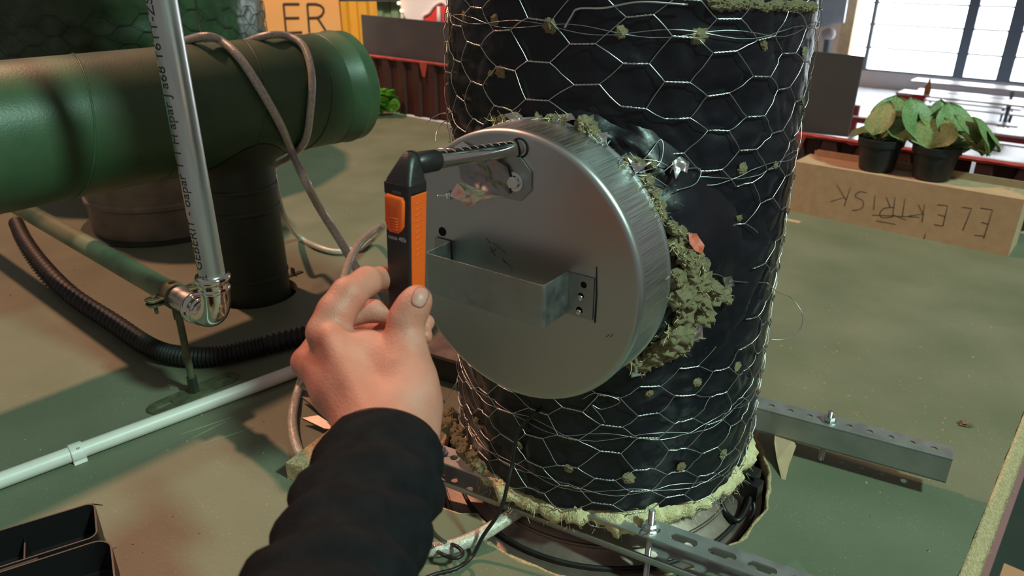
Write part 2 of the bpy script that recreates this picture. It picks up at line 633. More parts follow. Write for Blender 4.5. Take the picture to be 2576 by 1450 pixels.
# foil-wrapped neck where the branch leaves the duct
rings = []
for j in range(15):
    f = j / 14
    ring = []
    for k in range(120):
        a = 2 * math.pi * k / 120
        rad = 0.137 + 0.036 * f
        ta, za = rad * math.cos(a), rad * math.sin(a)
        off = ta + 0.0288
        nc_ = math.sqrt(max(DUCT_R ** 2 - off * off, 0.0)) - 0.004
        nn0 = 0.216
        nv = nn0 + (nc_ - nn0) * (f ** 1.6)
        nv += 0.014 * fbm((ta * 20, za * 20, f * 2), 1.5, 3) * (0.3 + f * (1 - f) * 3)
        ring.append(AX + N * nv + T * off + UP * (CAP_C.z + za))
    rings.append(ring)
mb = MB()
mb.loft(rings, False)
NECK = (list(mb.v), list(mb.f))
mb.build('foil_neck', M_foil, duct, True)
_cv, _cf = [], []
for i in range(2):
    for k in range(160):
        th = 2 * math.pi * k / 160
        _cv.append(AX + Vector((DUCT_R * math.cos(th), DUCT_R * math.sin(th), (0.04, 1.2)[i])))
_cf = [(k, (k + 1) % 160, 160 + (k + 1) % 160, 160 + k) for k in range(160)]
from mathutils.bvhtree import BVHTree
BVH = BVHTree.FromPolygons(NECK[0] + _cv, NECK[1] + [tuple(i + len(NECK[0]) for i in f) for f in _cf])


def hit(u, v, off=0.0, far=0.9):
    d = ray(u, v).normalized()
    p, n_, i_, dist = BVH.ray_cast(EYE, d)
    if p is None:
        return atd(u, v, far)
    return p - d * off


def wool_ring(name, zmid, r0, hz, thick, m, amp=0.008, nn=260, mm=14):
    rings = []
    for k in range(nn):
        th = 2 * math.pi * k / nn
        d = Vector((math.cos(th), math.sin(th), 0))
        wob = fbm(d * 6 + UP * zmid, 2.0, 3)
        ring = []
        for j in range(mm):
            ph = 2 * math.pi * j / mm
            pr = Vector((math.cos(ph), 0, math.sin(ph)))
            q = d * (r0 + thick * pr.x) + UP * (zmid + hz * pr.z)
            nz = amp * fbm(q, 30, 5) + 0.5 * amp * wob + 0.002 * R.uniform(-1, 1)
            q = q + (d * pr.x + UP * pr.z) * nz
            if pr.z < 0:
                q.z -= 0.010 * max(0, wob) * (-pr.z)
            ring.append(AX + q)
        rings.append(ring)
    rings.append(rings[0])
    mb = MB()
    mb.loft(rings, False)
    return mb.build(name, m, duct, True)


wool_ring('wool_fringe', 0.060, 0.198, 0.017, 0.027, M_wool, 0.011, 320)['label'] = 'yellow mineral wool fringe at the foot'
wool_ring('wool_seam', ZS, 0.204, 0.010, 0.015, M_wool, 0.005, 200, 10)['label'] = 'wool showing at the foil joint'
mb = MB()
mb.lathe([(0.165, -0.15), (0.165, 0.05), (0.20, 0.055), (0.20, 0.09)], Matrix.Translation(AX), 72)
mb.build('inner_duct', M_base, duct, True, 40)


# chicken wire: hexagons with twisted sides running round the duct
def mesh_wire(mb, rowz0, rowz1, rad, pitch, rowh, tw, skip, seed, wr=0.0006, centre=AX, strands=2, jit=0.0035, slope=0.0):
    rr = random.Random(seed)
    ncol = int(round(2 * math.pi * rad / (pitch / 2) / 2)) * 2
    dth = 2 * math.pi / ncol
    nrow = int((rowz1 - rowz0) / rowh)
    J = {}

    def node(c, r):
        key = (c % ncol, r)
        if key not in J:
            J[key] = (rr.uniform(-jit, jit), rr.uniform(-jit, jit), rr.uniform(-.12, .12))
        jx, jz, jt = J[key]
        z = rowz0 + (r + (0.5 if c % 2 else 0)) * rowh + jz + 0.010 * noise.noise(Vector((math.cos(c * dth) * 2, math.sin(c * dth) * 2, r * .3 + seed)))
        return c * dth + jx / rad, z, jt

    def P(th, z, off=0.0):
        r = rad + off + (foil_r(th, z) - DUCT_R if centre is AX else 0.0)
        return centre + Vector((r * math.cos(th), r * math.sin(th), z))

    half = tw / 2 / rad
    for c in range(ncol):
        for r in range(nrow):
            th, z, jt = node(c, r)
            L, Rr = (th - half, z - jt * tw / 2), (th + half, z + jt * tw / 2)
            pm = P(th, z)
            if skip(pm):
                continue
            if strands == 2:
                for s in range(2):
                    pts = []
                    for k in range(11):
                        f = k / 10
                        q = P(L[0] + (Rr[0] - L[0]) * f, L[1] + (Rr[1] - L[1]) * f, 0.0026)
                        ph = f * 3.2 * 2 * math.pi + s * math.pi
                        er = Vector((math.cos(th), math.sin(th), 0))
                        pts.append(q + (er * math.cos(ph) + UP * math.sin(ph)) * wr * 0.95)
                    mb.tube(pts, wr, 4, False)
            else:
                mb.tube([P(L[0], L[1], .002), P(Rr[0], Rr[1], .002)], wr * 1.7, 4, False)
            # single wires to the next column, up and down
            for dr in (0, 1):
                r2 = r + dr - (0 if c % 2 else 1) + 0
                r2 = r + (dr if c % 2 else dr - 1)
                if r2 < 0 or r2 >= nrow:
                    continue
                th2, z2, jt2 = node(c + 1, r2)
                if c == ncol - 1:
                    th2 = node(0, r2)[0] + 2 * math.pi
                L2 = (th2 - half, z2 - jt2 * tw / 2)
                if skip(P(th2, z2)):
                    if rr.random() < 0.4:
                        continue
                bow = rr.uniform(-.0012, .0012)
                pts = []
                for k in range(5):
                    f = k / 4
                    pts.append(P(Rr[0] + (L2[0] - Rr[0]) * f, Rr[1] + (L2[1] - Rr[1]) * f + bow * math.sin(f * math.pi), 0.0024 + 0.0012 * math.sin(f * math.pi)))
                mb.tube(pts, wr * 0.95, 4, False)


def skip_cap(p):
    q = p - CAP_C
    if (p - AX).dot(N) < 0:
        return False
    a, z = q.dot(T), q.z
    if a * a + z * z < 0.160 ** 2:
        return True
    if a > 0.10 and -0.12 < z < 0.02 and a < 0.185:
        return True
    return False


mb = MB()
mesh_wire(mb, 0.052, 1.05, DUCT_R + 0.001, 0.0895, 0.0385, 0.025, skip_cap, 3)
mb.build('chicken_wire', M_wire, duct, True)['label'] = 'galvanised hexagonal chicken wire'

# binding wires drawn round the wrap
for zc, ph, amp in ((0.655, 0.3, 0.004), (0.512, 1.2, 0.005), (0.192, 2.0, 0.006), (0.108, 0.5, 0.005)):
    for s in range(2):
        mb = MB()
        pts = []
        for k in range(181):
            th = 2 * math.pi * k / 180
            z = zc + amp * math.sin(th * 9 + ph + s * 2.2) + 0.004 * math.sin(th * 2 + ph)
            p = AX + Vector((math.cos(th), math.sin(th), 0)) * (foil_r(th, z) + 0.0032) + UP * z
            if skip_cap(p):
                if len(pts) > 3:
                    mb.tube(pts, 0.00042, 4, False)
                pts = []
            else:
                pts.append(p)
        if len(pts) > 3:
            mb.tube(pts, 0.00042, 4, False)
        mb.build('binding_wire', M_wire, duct, True)


# tufts of wool pulled through the foil
def lump_mesh(seed, nu=22, nv=14, rough=0.42, spiky=0.55):
    rr = random.Random(seed)
    off = Vector((rr.uniform(0, 50), rr.uniform(0, 50), rr.uniform(0, 50)))
    rings = []
    for i in range(nv + 1):
        ph = math.pi * i / nv
        ring = []
        for k in range(nu):
            th = 2 * math.pi * k / nu
            d = Vector((math.sin(ph) * math.cos(th), math.sin(ph) * math.sin(th), math.cos(ph)))
            r = 1 + rough * fbm(d * 1.5 + off, 1.6, 4) + spiky * max(0, noise.noise(d * 6 + off)) + rr.uniform(-.05, .05)
            ring.append(d * r)
        rings.append(ring)
    mb = MB()
    mb.loft(rings, False)
    return mb


LUMPS = {}


def lump(name, c, size, nrm, parent, m, seed, tangent_rot=0.0):
    key = (seed % 5, m.name)
    nrm = Vector(nrm).normalized()
    if key not in LUMPS:
        mb = lump_mesh(seed % 5 + 11)
        me = bpy.data.meshes.new(name)
        me.from_pydata([tuple(p) for p in mb.v], [], mb.f)
        me.materials.append(m)
        me.polygons.foreach_set('use_smooth', [True] * len(me.polygons))
        LUMPS[key] = me
    o = bpy.data.objects.new(name, LUMPS[key])
    COL.objects.link(o)
    place(o, c, parent)
    q = nrm.to_track_quat('Z', 'Y')
    e = q.to_matrix() @ Matrix.Rotation(tangent_rot, 3, 'Z')
    o.rotation_euler = e.to_euler()
    o.scale = size
    return o


tufts = [(1385, 65, 9), (1562, 80, 10), (1757, 92, 9), (1917, 112, 8), (1248, 50, 8), (1170, 38, 6), (1262, 180, 9), (1237, 185, 6), (2020, 130, 7),
         (1715, 420, 8), (1865, 424, 8), (1948, 415, 6), (1857, 550, 6), (2017, 257, 5), (1752, 962, 9), (1632, 990, 7), (1852, 922, 8),
         (1200, 1058, 8), (1307, 1120, 8), (1432, 1178, 9), (1580, 1202, 9), (1712, 1174, 8), (1817, 1142, 8), (1828, 712, 6)]
for i, (u, v, s) in enumerate(tufts):
    p = oncyl(u, v, DUCT_R)
    if not p:
        continue
    n_ = (p - AX)
    n_.z = 0
    k = s * 0.00072
    lump('wool_tuft', p + n_.normalized() * 0.001, (k * R.uniform(.8, 1.3), k * R.uniform(.7, 1.1), k * 0.5), n_, duct, M_wool if i % 3 else M_woolb, i, R.uniform(0, 6))

# torn wool round the branch, from where it was cut open
WN = -ray(1700, 800).normalized()
RB_ = R
big = [(1475, 322, 17, 0.80), (1462, 308, 10, 0.80), (1490, 338, 11, 0.795), (1500, 350, 10, 0.79), (1600, 412, 13, 0.80), (1575, 405, 9, 0.80), (1640, 415, 9, 0.80), (1625, 455, 11, 0.805), (1640, 490, 11, 0.81), (1655, 520, 11, 0.815),
       (1665, 545, 10, 0.82), (1690, 575, 12, 0.82), (1712, 595, 13, 0.82), (1700, 620, 14, 0.83), (1722, 640, 15, 0.82), (1748, 650, 15, 0.815), (1735, 675, 16, 0.82), (1765, 668, 14, 0.815), (1730, 700, 18, 0.83), (1762, 715, 17, 0.81), (1790, 725, 16, 0.805),
       (1812, 742, 15, 0.80), (1828, 752, 11, 0.80), (1795, 750, 15, 0.80), (1760, 755, 19, 0.82), (1735, 750, 20, 0.835), (1770, 785, 18, 0.815), (1745, 795, 20, 0.83), (1715, 790, 20, 0.845), (1720, 825, 22, 0.84), (1690, 835, 22, 0.85), (1740, 840, 16, 0.825),
       (1700, 862, 20, 0.845), (1670, 865, 22, 0.85), (1645, 885, 20, 0.855), (1675, 890, 18, 0.845), (1625, 905, 18, 0.86), (1600, 915, 14, 0.86), (1652, 905, 15, 0.845), (1620, 922, 11, 0.855), (1712, 880, 12, 0.835), (1705, 745, 20, 0.855), (1700, 700, 18, 0.86),
       (1355, 297, 8, 0.83), (1385, 300, 9, 0.83), (1415, 300, 7, 0.825), (1265, 300, 8, 0.85), (1245, 305, 7, 0.85), (1300, 294, 7, 0.845)]
for i, (u, v, s, d) in enumerate(big):
    k = s * 0.00058
    cpos = hit(u, v, .004) if u > 1530 else onplane(u, v, CAP_C - N * .064, N)
    lump('wool_clump', cpos, (k * R.uniform(.9, 1.35), k * R.uniform(.8, 1.15), k * R.uniform(.8, 1.1)), WN, duct, M_wool, i + 3, R.uniform(0, 6))
for i in range(15):                                    # wool pushed out at the left foot
    f = i / 14
    u, v = 1128 + 75 * f ** 1.4 + R.uniform(-8, 8), 1050 + 125 * f + R.uniform(-5, 5)
    s = 14 - 4 * f
    lump('wool_clump', atd(u, v, 1.055 - 0.06 * f), (s * .0008, s * .0007, s * .0006), WN, duct, M_wool, i, R.uniform(0, 6))
for i in range(26):                                    # wool at the foil joint, top right
    u = 1800 + 245 * (i / 25)
    p = oncyl(u, 6 + 12 * (i / 25) + R.uniform(-7, 7), DUCT_R + .001)
    if p:
        n_ = p - AX
        n_.z = 0
        lump('wool_clump', p, (.0075 * R.uniform(.8, 1.3), .0048, .0042), n_, duct, M_wool, i)
# loose fibres standing out of the wool
mb = MB()
for i in range(420):
    u, v, s, d = big[R.randrange(len(big))]
    p = hit(u + R.uniform(-s, s), v + R.uniform(-s, s), .012) if u > 1530 else onplane(u, v, CAP_C - N * .060, N)
    q = p + Vector((R.uniform(-1, 1), R.uniform(-1.4, .2), R.uniform(-1, 1))) * R.uniform(.004, .012)
    mb.tube([p, (p + q) / 2 + Vector((R.uniform(-1, 1), 0, R.uniform(-1, 1))) * .002, q], [.0005, .0004, .0002], 3, False)
for i in range(520):
    th = R.uniform(math.pi, 2 * math.pi)
    d = Vector((math.cos(th), math.sin(th), 0))
    p = AX + d * R.uniform(.205, .226) + UP * R.uniform(.040, .062)
    q = p + d * R.uniform(-.002, .007) - UP * R.uniform(.002, .010) + Vector((R.uniform(-1, 1), R.uniform(-1, 1), 0)) * .005
    mb.tube([p, q], [.0003, .00015], 3, False)
o = mb.build('wool_fibres', M_wool, duct)
o['kind'] = 'stuff'

# loose wire ends and tangles
def wire(pts, r=0.0006, parent=duct, name='loose_wire', m=M_wire, n=5):
    mb = MB()
    mb.tube(catmull(pts, 8), r, n)
    return mb.build(name, m, parent, True)


def W(*l):
    return [atd(u, v, d) for u, v, d in l]


wire(W((1930, 712, .87), (1955, 735, .88), (1990, 750, .9), (2018, 790, .9), (2012, 830, .9), (1975, 853, .9), (1936, 855, .9)), 0.0005)
wire(W((1072, 310, .92), (1095, 292, .91), (1120, 285, .9), (1128, 300, .9), (1140, 330, .89)), 0.0005)
wire(W((1095, 355, .84), (1100, 330, .85), (1115, 308, .87), (1150, 300, .88)), 0.0005)
wire(W((1500, 378, .74), (1512, 360, .76), (1560, 350, .78), (1600, 375, .79), (1640, 430, .79)), 0.0005)
wire(W((1505, 440, .735), (1503, 390, .745), (1515, 372, .76), (1545, 372, .77)), 0.0005)
wire([hit(u, v, .007) for u, v in ((1560, 430), (1620, 400), (1660, 352), (1668, 380), (1650, 420), (1570, 440))], 0.0006)
wire([hit(u, v, .007) for u, v in ((1590, 400), (1650, 405), (1700, 425), (1760, 425), (1750, 462), (1700, 480))], 0.0006)
wire([hit(u, v, .007) for u, v in ((1560, 425), (1600, 440), (1640, 445), (1680, 470))], 0.0006)
wire([hit(u, v, .007) for u, v in ((1465, 1005), (1500, 990), (1560, 1010), (1515, 1030), (1490, 1020), (1510, 1045), (1522, 1064))], 0.0005)
wire([hit(u, v, .007) for u, v in ((1705, 790), (1725, 735), (1760, 700), (1800, 690), (1850, 708), (1930, 712))], 0.0006)
wire([hit(u, v, .007) for u, v in ((1420, 70), (1438, 40), (1455, 22), (1520, 20), (1610, 5), (1730, 12))], 0.0011)
wire(W((1090, 1125, 1.06), (1110, 1080, 1.06), (1108, 1030, 1.06), (1135, 985, 1.05), (1150, 960, 1.04)), 0.0007)
wire([hit(u, v, .007) for u, v in ((1600, 1327), (1640, 1335), (1680, 1318), (1720, 1290), (1760, 1285), (1820, 1240), (1870, 1180))], 0.0010)
for i in range(26):
    u0, v0 = 1480 + i * 7 + R.uniform(-8, 8), 345 + i * 4.5 + R.uniform(-8, 8)
    if i > 16:
        u0, v0 = R.uniform(1590, 1700), R.uniform(405, 600)
    d0 = 0.785 + R.uniform(0, .02)
    wire([hit(u0, v0, .010), hit(u0 + R.uniform(-22, 30), v0 + R.uniform(-25, 18), .018), hit(u0 + R.uniform(-10, 50), v0 + R.uniform(-15, 40), .008)], R.choice([.0004, .0006]))


# scraps of crumpled aluminium tape at the branch
def crumple(pts, lift, m, parent, name, seed, nrm, sub=5, th=0.0005, fq=30):
    """fan of irregular outline, wrinkled"""
    pts = [Vector(p) for p in pts]
    c = sum(pts, Vector()) / len(pts)
    nrm = Vector(nrm).normalized()
    rings = []
    dense = []
    for i in range(len(pts)):
        for k in range(4):
            dense.append(pts[i].lerp(pts[(i + 1) % len(pts)], k / 4))
    for j in range(sub + 1):
        f = max(j / sub, 0.02)
        rings.append([c.lerp(p, f) + nrm * (lift * (0.25 + abs(fbm(c.lerp(p, f) * 1.0 + Vector((seed, 0, 0)), fq, 3)))) for p in dense])
    back = [[p - nrm * th for p in r] for r in rings[::-1]]
    mb = MB()
    mb.loft(rings + back + [rings[0]], False)
    return mb.build(name, m, parent, True, 35)


cr = [([(1690, 410), (1712, 395), (1735, 412), (1728, 440), (1712, 432), (1700, 455), (1695, 430)], .775),
      ([(1270, 290), (1300, 283), (1318, 295), (1310, 312), (1285, 305)], .845), ([(1395, 292), (1440, 290), (1450, 305), (1405, 312)], .82),
      ([(1500, 340), (1530, 335), (1528, 360), (1505, 368)], .79), ([(1738, 838), (1766, 800), (1768, 850), (1740, 860)], .81),
      ([(1818, 700), (1840, 695), (1848, 720), (1825, 728)], .80), ([(1590, 925), (1612, 932), (1600, 945), (1625, 942), (1588, 950)], .85),
      ([(1580, 400), (1612, 420), (1640, 412), (1600, 440)], .785)]
for i, (pl, d) in enumerate(cr):
    crumple([hit(u, v, .010) if pl[0][0] > 1530 else onplane(u, v, CAP_C - N * .063, N) for u, v in pl], .012, M_foiltape, duct, 'foil_scrap', i * 3.3, WN)
crumple([hit(u, v, .012) for u, v in ((1732, 590), (1752, 590), (1772, 620), (1766, 640), (1748, 632), (1734, 615))], .014, M_redscrap, duct, 'tape_scrap', 2.0, WN)['label'] = 'red and orange tape scrap caught in the wool'

# ------------------------------------------------------------------ steel collar and base in the opening
base = thing('floor_collar', AX + UP * -0.16, 'brown-grey steel duct collar sunk in the platform opening under the wrapped duct', 'collar')
MA = Matrix.Translation(AX)
mb = MB()
mb.lathe([(0.168, -0.16), (0.178, 0.020), (0.190, 0.012), (0.204, 0.002), (0.2045, -0.002), (0.210, -0.008), (0.224, -0.014), (0.226, -0.020), (0.246, -0.024), (0.247, -0.030), (0.247, -0.16)], MA, 96)
mb.build('collar', M_base, base, True, 35)
for r, z, t in ((0.2045, 0.001, 0.0026), (0.2255, -0.015, 0.0032), (0.2465, -0.026, 0.0026)):
    mb = MB()
    mb.tube([AX + Vector((r * math.cos(a), r * math.sin(a), z)) for a in [2 * math.pi * k / 96 for k in range(97)]], t, 8, False)
    mb.build('bead', M_base if r != 0.2255 else M_corr, base, True)
mb = MB()
mb.lathe([(0.30, -0.16), (0.30, -0.155), (0.10, -0.155)], MA, 48)
mb.build('pit_shade_sheet', M_hole, base)  # black sheet standing in for the darkness down in the opening

clampk = thing('cable_clamp', onz(1890, 1225, 0.0), 'black plastic cable clamp standing in the opening at the right of the wrapped duct', 'clamp')
c0 = onz(1890, 1228, 0.012)
mb = MB()
mb.box((0.026, 0.022, 0.026), fr(E1, E2, UP, c0))
mb.box((0.018, 0.026, 0.014), fr(E1, E2, UP, c0 + Vector((0.003, 0.014, 0.012))))
mb.build('block', M_black, clampk)
wire([c0 - UP * .006, onz(1880, 1275, -.002), onz(1855, 1310, -.006), onz(1825, 1290, -.004), onz(1810, 1255, 0.01)], .0042, clampk, 'lead', M_black, 8)
wire([c0 - UP * .01, onz(1895, 1290, -.016), onz(1850, 1360, -.016), onz(1760, 1430, -.016)], .0035, clampk, 'lead', M_black, 8)


# ------------------------------------------------------------------ end cap of the branch
cap = thing('duct_end_cap', CAP_C - UP * CAP_R, 'round galvanised end cap with bent sheet handle on the branch', 'duct cap')
CM = fr(T, UP, -N, CAP_C)                    # +z goes back into the duct
CM = axisframe(-N, CAP_C)
prof = [(0.0006, 0.0), (0.05, 0.0), (0.10, 0.0), (0.135, 0.0002)]
for k in range(8):
    a = math.pi / 2 * k / 7
    prof.append((CAP_R - 0.006 + 0.006 * math.sin(a), 0.006 - 0.006 * math.cos(a)))
mb = MB()
mb.lathe(prof + [(CAP_R, 0.010)], CM, 128)
mb.build('disc', M_galv, cap, True, 50)
mb = MB()
mb.lathe([(CAP_R, 0.0095), (CAP_R + 0.0002, 0.058), (CAP_R + 0.0018, 0.0595), (CAP_R + 0.0018, 0.0615), (CAP_R - 0.004, 0.062), (CAP_R - 0.012, 0.066), (CAP_R - 0.014, 0.12)], CM, 128)
band = mb.build('rim_band', M_brushed, cap, True, 40)
# brushed streaks along the band: stretch the texture in the cap's axis
mp = M_brushed.node_tree.nodes[M_brushed['map']]
mp.vector_type = 'TEXTURE'
mp.inputs['Rotation'].default_value = (0, 0, math.atan2(-N.x, N.y))
mp.inputs['Scale'].default_value = (0.045, 4.0, 0.045)

HZ0, HZ1 = CAP_C.z - 0.0275, CAP_C.z + 0.0175
ho = 0.043


def cp(t, h, z):
    return CAP_C + T * t + N * h + UP * (z - CAP_C.z)


hnd = []
arcs = [(-0.1035, 0.0016), (-0.0815, 0.0016), (-0.0797, 0.004), (-0.0797, ho - .003), (-0.0785, ho - .0008), (-0.0765, ho), (0.0635, ho), (0.0658, ho - .0008), (0.0672, ho - .003), (0.0672, .004), (0.0685, .0016), (0.0705, .0014)]
mb = MB()
mb.ribbon([cp(t, h, HZ0) for t, h in arcs], UP * (HZ1 - HZ0), 0.0014)
handle = mb.build('handle', M_zinc, cap, True, 30)
handle['label'] = 'bent sheet-metal handle'
FL = fr(T, UP, N, CAP_C)
mb = MB()
z0, z1 = HZ0 - CAP_C.z, HZ1 - CAP_C.z
holes = [circ(0.0875, 0.0085, 0.0036, 14), circ(0.0850, -0.0040, 0.0034, 14), circ(0.0838, -0.0200, 0.0038, 14)]
mb.plate([(0.0695, z0), (0.0985, z0), (0.0985, z1), (0.0695, z1)], holes, 0.0006, 0.0022, FL)
fl = mb.build('flange', M_zinc, cap)
for (x, y) in ((0.0838, -0.0200), (0.0850, -0.0040)):
    mb = MB()
    mb.lathe([(0.0001, 0.0018), (0.0022, 0.0016), (0.0030, 0.0008), (0.0030, 0.0)], FL @ Matrix.Translation((x - .0006, y - .0022, 0.0022)), 14)
    mb.build('rivet', M_bright, fl, True)
mb = MB()
for (x, y) in ((0.0875, 0.0085), (0.0850, -0.0040), (0.0838, -0.0200)):
    mb.add([(p[0], p[1], 0.0007) for p in circ(x, y, 0.0038, 14)], [tuple(range(14))], FL)
mb.build('drilled_holes', M_hole, cap)
# drilled hole and slit at the left, sheet slit at the right
q = face(1113, 583)
lx, lz = (q - CAP_C).dot(T), q.z - CAP_C.z
mb = MB()
mb.lathe([(0.0001, 0.0006), (0.0052, 0.0006), (0.0052, 0.0)], FL @ Matrix.Translation((lx, lz, 0)), 12)
mb.build('punched_hole', M_hole, cap)
a_, b_ = face(1500, 672, .0006), face(1496, 812, .0006)
mb = MB()
mb.tube([a_, a_.lerp(b_, .5) + T * .001, b_], [.0004, .0007, .0008], 6)
mb.build('slit', M_hole, cap)
# pencil marks on the sheet
mb = MB()
for s in [((1232, 622), (1245, 645)), ((1248, 626), (1230, 636)), ((1222, 600), (1232, 612)), ((1262, 650), (1290, 680)), ((1265, 655), (1272, 664)), ((1240, 612), (1275, 640)), ((1525, 848), (1532, 842)), ((1535, 848), (1541, 842))]:
    p, q = face(*s[0], .0004), face(*s[1], .0004)
    mb.tube([p, (p + q) / 2 + T * .0006, q], .00035, 4)
mb.build('pencil_marks', M_ink, cap)['kind'] = 'stuff'
# octagonal plate, bolt, crumpled tape
mb = MB()
oc = face(1292, 447)
ox, oz = (oc - CAP_C).dot(T), oc.z - CAP_C.z
mb.plate([(ox + 0.024 * math.cos(a), oz + 0.024 * math.sin(a)) for a in [math.pi / 8 + k * math.pi / 4 for k in range(8)]], [], 0.0004, 0.0022, FL)
mb.build('octagon_plate', M_zinc, cap)


def bolt(c, ax, r, h, parent, name='bolt', m=M_bright, shank=0.0):
    """hex head with washer and domed top"""
    Mx = axisframe(ax, c)
    mb = MB()
    mb.lathe([(0.0001, 0), (r * 1.75, 0), (r * 1.75, h * .28), (r * 1.1, h * .30)], Mx, 24)
    hexr = lambda k, f: Vector((r * f * math.cos(k * math.pi / 3), r * f * math.sin(k * math.pi / 3), 0))
    rings = []
    for z, f in ((.28, 1.15), (.92, 1.15), (1.0, 1.0)):
        rings.append([Mx @ (hexr(k, f) + UP * (h * z)) for k in range(6)])
    mb.loft(rings, True)
    if shank:
        mb.lathe([(r * .55, h), (r * .55, h + shank), (r * .4, h + shank + .001), (.0001, h + shank + .001)], Mx, 14)
    return mb.build(name, m, parent, True, 30)


bolt(face(1297, 457, .002), N, 0.0056, 0.0075, cap)
bolt(face(1130, 492, .001), (N - T * .9).normalized(), 0.003, 0.004, cap, 'small_bolt', M_bright, .008)
crumple([face(u, v, h) for u, v, h in ((1160, 405, .002), (1200, 392, .003), (1252, 398, .004), (1278, 420, .004), (1290, 450, .003), (1284, 488, .003), (1262, 492, .004), (1222, 488, .006), (1196, 470, .007), (1166, 452, .004))], .006, M_tape, cap, 'tape_patch', 4.1, N, 8)['label'] = 'crumpled aluminium tape patch'
crumple([face(u, v, h) for u, v, h in ((1155, 456, .022), (1190, 464, .020), (1228, 480, .008), (1262, 492, .003), (1225, 500, .008), (1185, 521, .016), (1160, 502, .020), (1134, 492, .024))], .006, M_foiltape, cap, 'tape_flap', 8.7, N, 7)['label'] = 'loose flap of aluminium tape'
crumple([face(u, v, h) for u, v, h in ((1105, 372, .004), (1145, 374, .003), (1150, 366, .003), (1165, 357, .002), (1185, 368, .002), (1160, 385, .002), (1120, 390, .003))], .004, M_foiltape, cap, 'tape_scrap', 1.7, N, 4)

# ------------------------------------------------------------------ hand-held air velocity probe
probe = thing('air_velocity_probe', atd(1015, 830, .60), 'black and orange hand-held air probe pushed into the cap', 'probe')
DN = Vector((-math.sin(math.radians(36)), -math.cos(math.radians(36)), 0))  # front face normal
DT = Vector((-DN.y, DN.x, 0)) * 1.0
DT = Vector((math.cos(math.radians(36)), -math.sin(math.radians(36)), 0))   # towards the orange side
corner_top = atd(1029, 492, 0.585)            # edge between front and orange side
corner_bot = atd(1020, 838, 0.585)
axd = (UP * 0.999 + (corner_top - corner_bot).normalized() * 1.0)
axd = (corner_top - corner_bot)
axd = Vector((axd.x, axd.y * 0.35, axd.z)).normalized()
# slide the lower corner so the body stands nearly upright
LBODY = 0.126
FW, SD = 0.0278, 0.0215


def sect(f, w_, d_, rad=0.0022, push=0.0):
    """rounded rectangle; f = distance below the collar along the body; corner at front/orange side"""
    o = corner_top - axd * f
    pts = []
    for (cx, cy, a0) in ((-rad, -rad, 0), (-w_ + rad, -rad, 90), (-w_ + rad, -d_ + rad, 180), (-rad, -d_ + rad, 270)):
        for k in range(5):
            a = math.radians(a0 + 22.5 * k)
            pts.append(o + DT * (cx + rad * math.cos(a)) + DN * (cy + rad * math.sin(a) + push))
    return pts


mb = MB()
rings = [sect(f, FW - .0030 * f / LBODY, SD - .0040 * f / LBODY) for f in (0.0, .02, .045, .07, .10, LBODY - .004)]
rings.append(sect(LBODY, FW - .005, SD - .006, .003))
mb.loft(rings, True)
mb.build('body', M_devblack, probe, True, 40)
# collar ridge and head
mb = MB()
rings = [sect(.002, FW + .0006, SD + .0006, .0022, .0003), sect(-.0065, FW + .0008, SD + .0008, .0022, .0004)]
mb.loft(rings, True)
mb.build('collar', M_devblack, probe, True, 40)
tube_a, tube_b = atd(1094, 404, .622), face(1306, 372, -0.004)
td = (tube_b - tube_a).normalized()


def sect2(f, x0, x1, y0, y1, rad):
    o = corner_top - axd * f
    pts = []
    for (cx, cy, a0) in ((x1 - rad, y1 - rad, 0), (x0 + rad, y1 - rad, 90), (x0 + rad, y0 + rad, 180), (x1 - rad, y0 + rad, 270)):
        for k in range(5):
            a = math.radians(a0 + 22.5 * k)
            pts.append(o + DT * (cx + rad * math.cos(a)) + DN * (cy + rad * math.sin(a)))
    return pts


mb = MB()
mb.loft([sect2(-.0065, -FW, 0.0, -SD, 0.0, .003), sect2(-.0100, -FW + .0008, -.0008, -SD, -.0006, .004), sect2(-.0185, -FW + .0050, -.0026, -SD, -.0034, .0055),
         sect2(-.0255, -FW + .0085, -.0045, -SD - .0, -.0062, .0062), sect2(-.0290, -FW + .0105, -.0075, -SD + .001, -.0095, .0055), sect2(-.0300, -FW + .0120, -.0095, -SD + .003, -.012, .004)], True)
head = mb.build('head', M_devblack, probe, True, 55)
hc = tube_a - td * 0.020
mb = MB()
mb.lathe([(.0001, -.006), (.0068, -.005), (.0092, -.001), (.0094, .010), (.0092, .0205), (.0084, .0222), (.0066, .0224), (.0001, .0224)], axisframe(td, hc), 32)
mb.build('socket', M_devblack, probe, True, 40)
mb = MB()
mb.lathe([(.0001, -.004), (.0077, -.004), (.0077, (tube_b - tube_a).length - .004), (.0001, (tube_b - tube_a).length - .004)], axisframe(td, tube_a), 40)
mb.build('probe_tube', M_chrome, probe, True, 40)['label'] = 'polished telescopic probe tube'
# scale notches along the tube
mb = MB()
Lt = (tube_b - tube_a).length
side = td.cross(UP).normalized()
topv = side.cross(td).normalized()
for k in range(1, 11):
    p = tube_a + td * (Lt * k / 11.5)
    arc = [p + (topv * math.cos(a) - side * math.sin(a) * -1) * .0078 for a in [math.radians(q) for q in range(-10, 36, 9)]]
    mb.tube(arc, .0002, 4)
mb.build('scale_marks', M_white, probe)
# hole rim in the cap
mb = MB()
mb.lathe([(.0082, .001), (.0098, .0012), (.0100, .0002)], axisframe(N, face(1308, 372, -.0002)), 28)
mb.build('hole_rim', M_hole, cap, True)


def front(x, f, h=0.0):       # on the front face: x from the orange corner to the left, f below the collar
    return corner_top - axd * f - DT * x + DN * h


def side_(y, f, h=0.0):
    return corner_top - axd * f - DN * y + DT * h


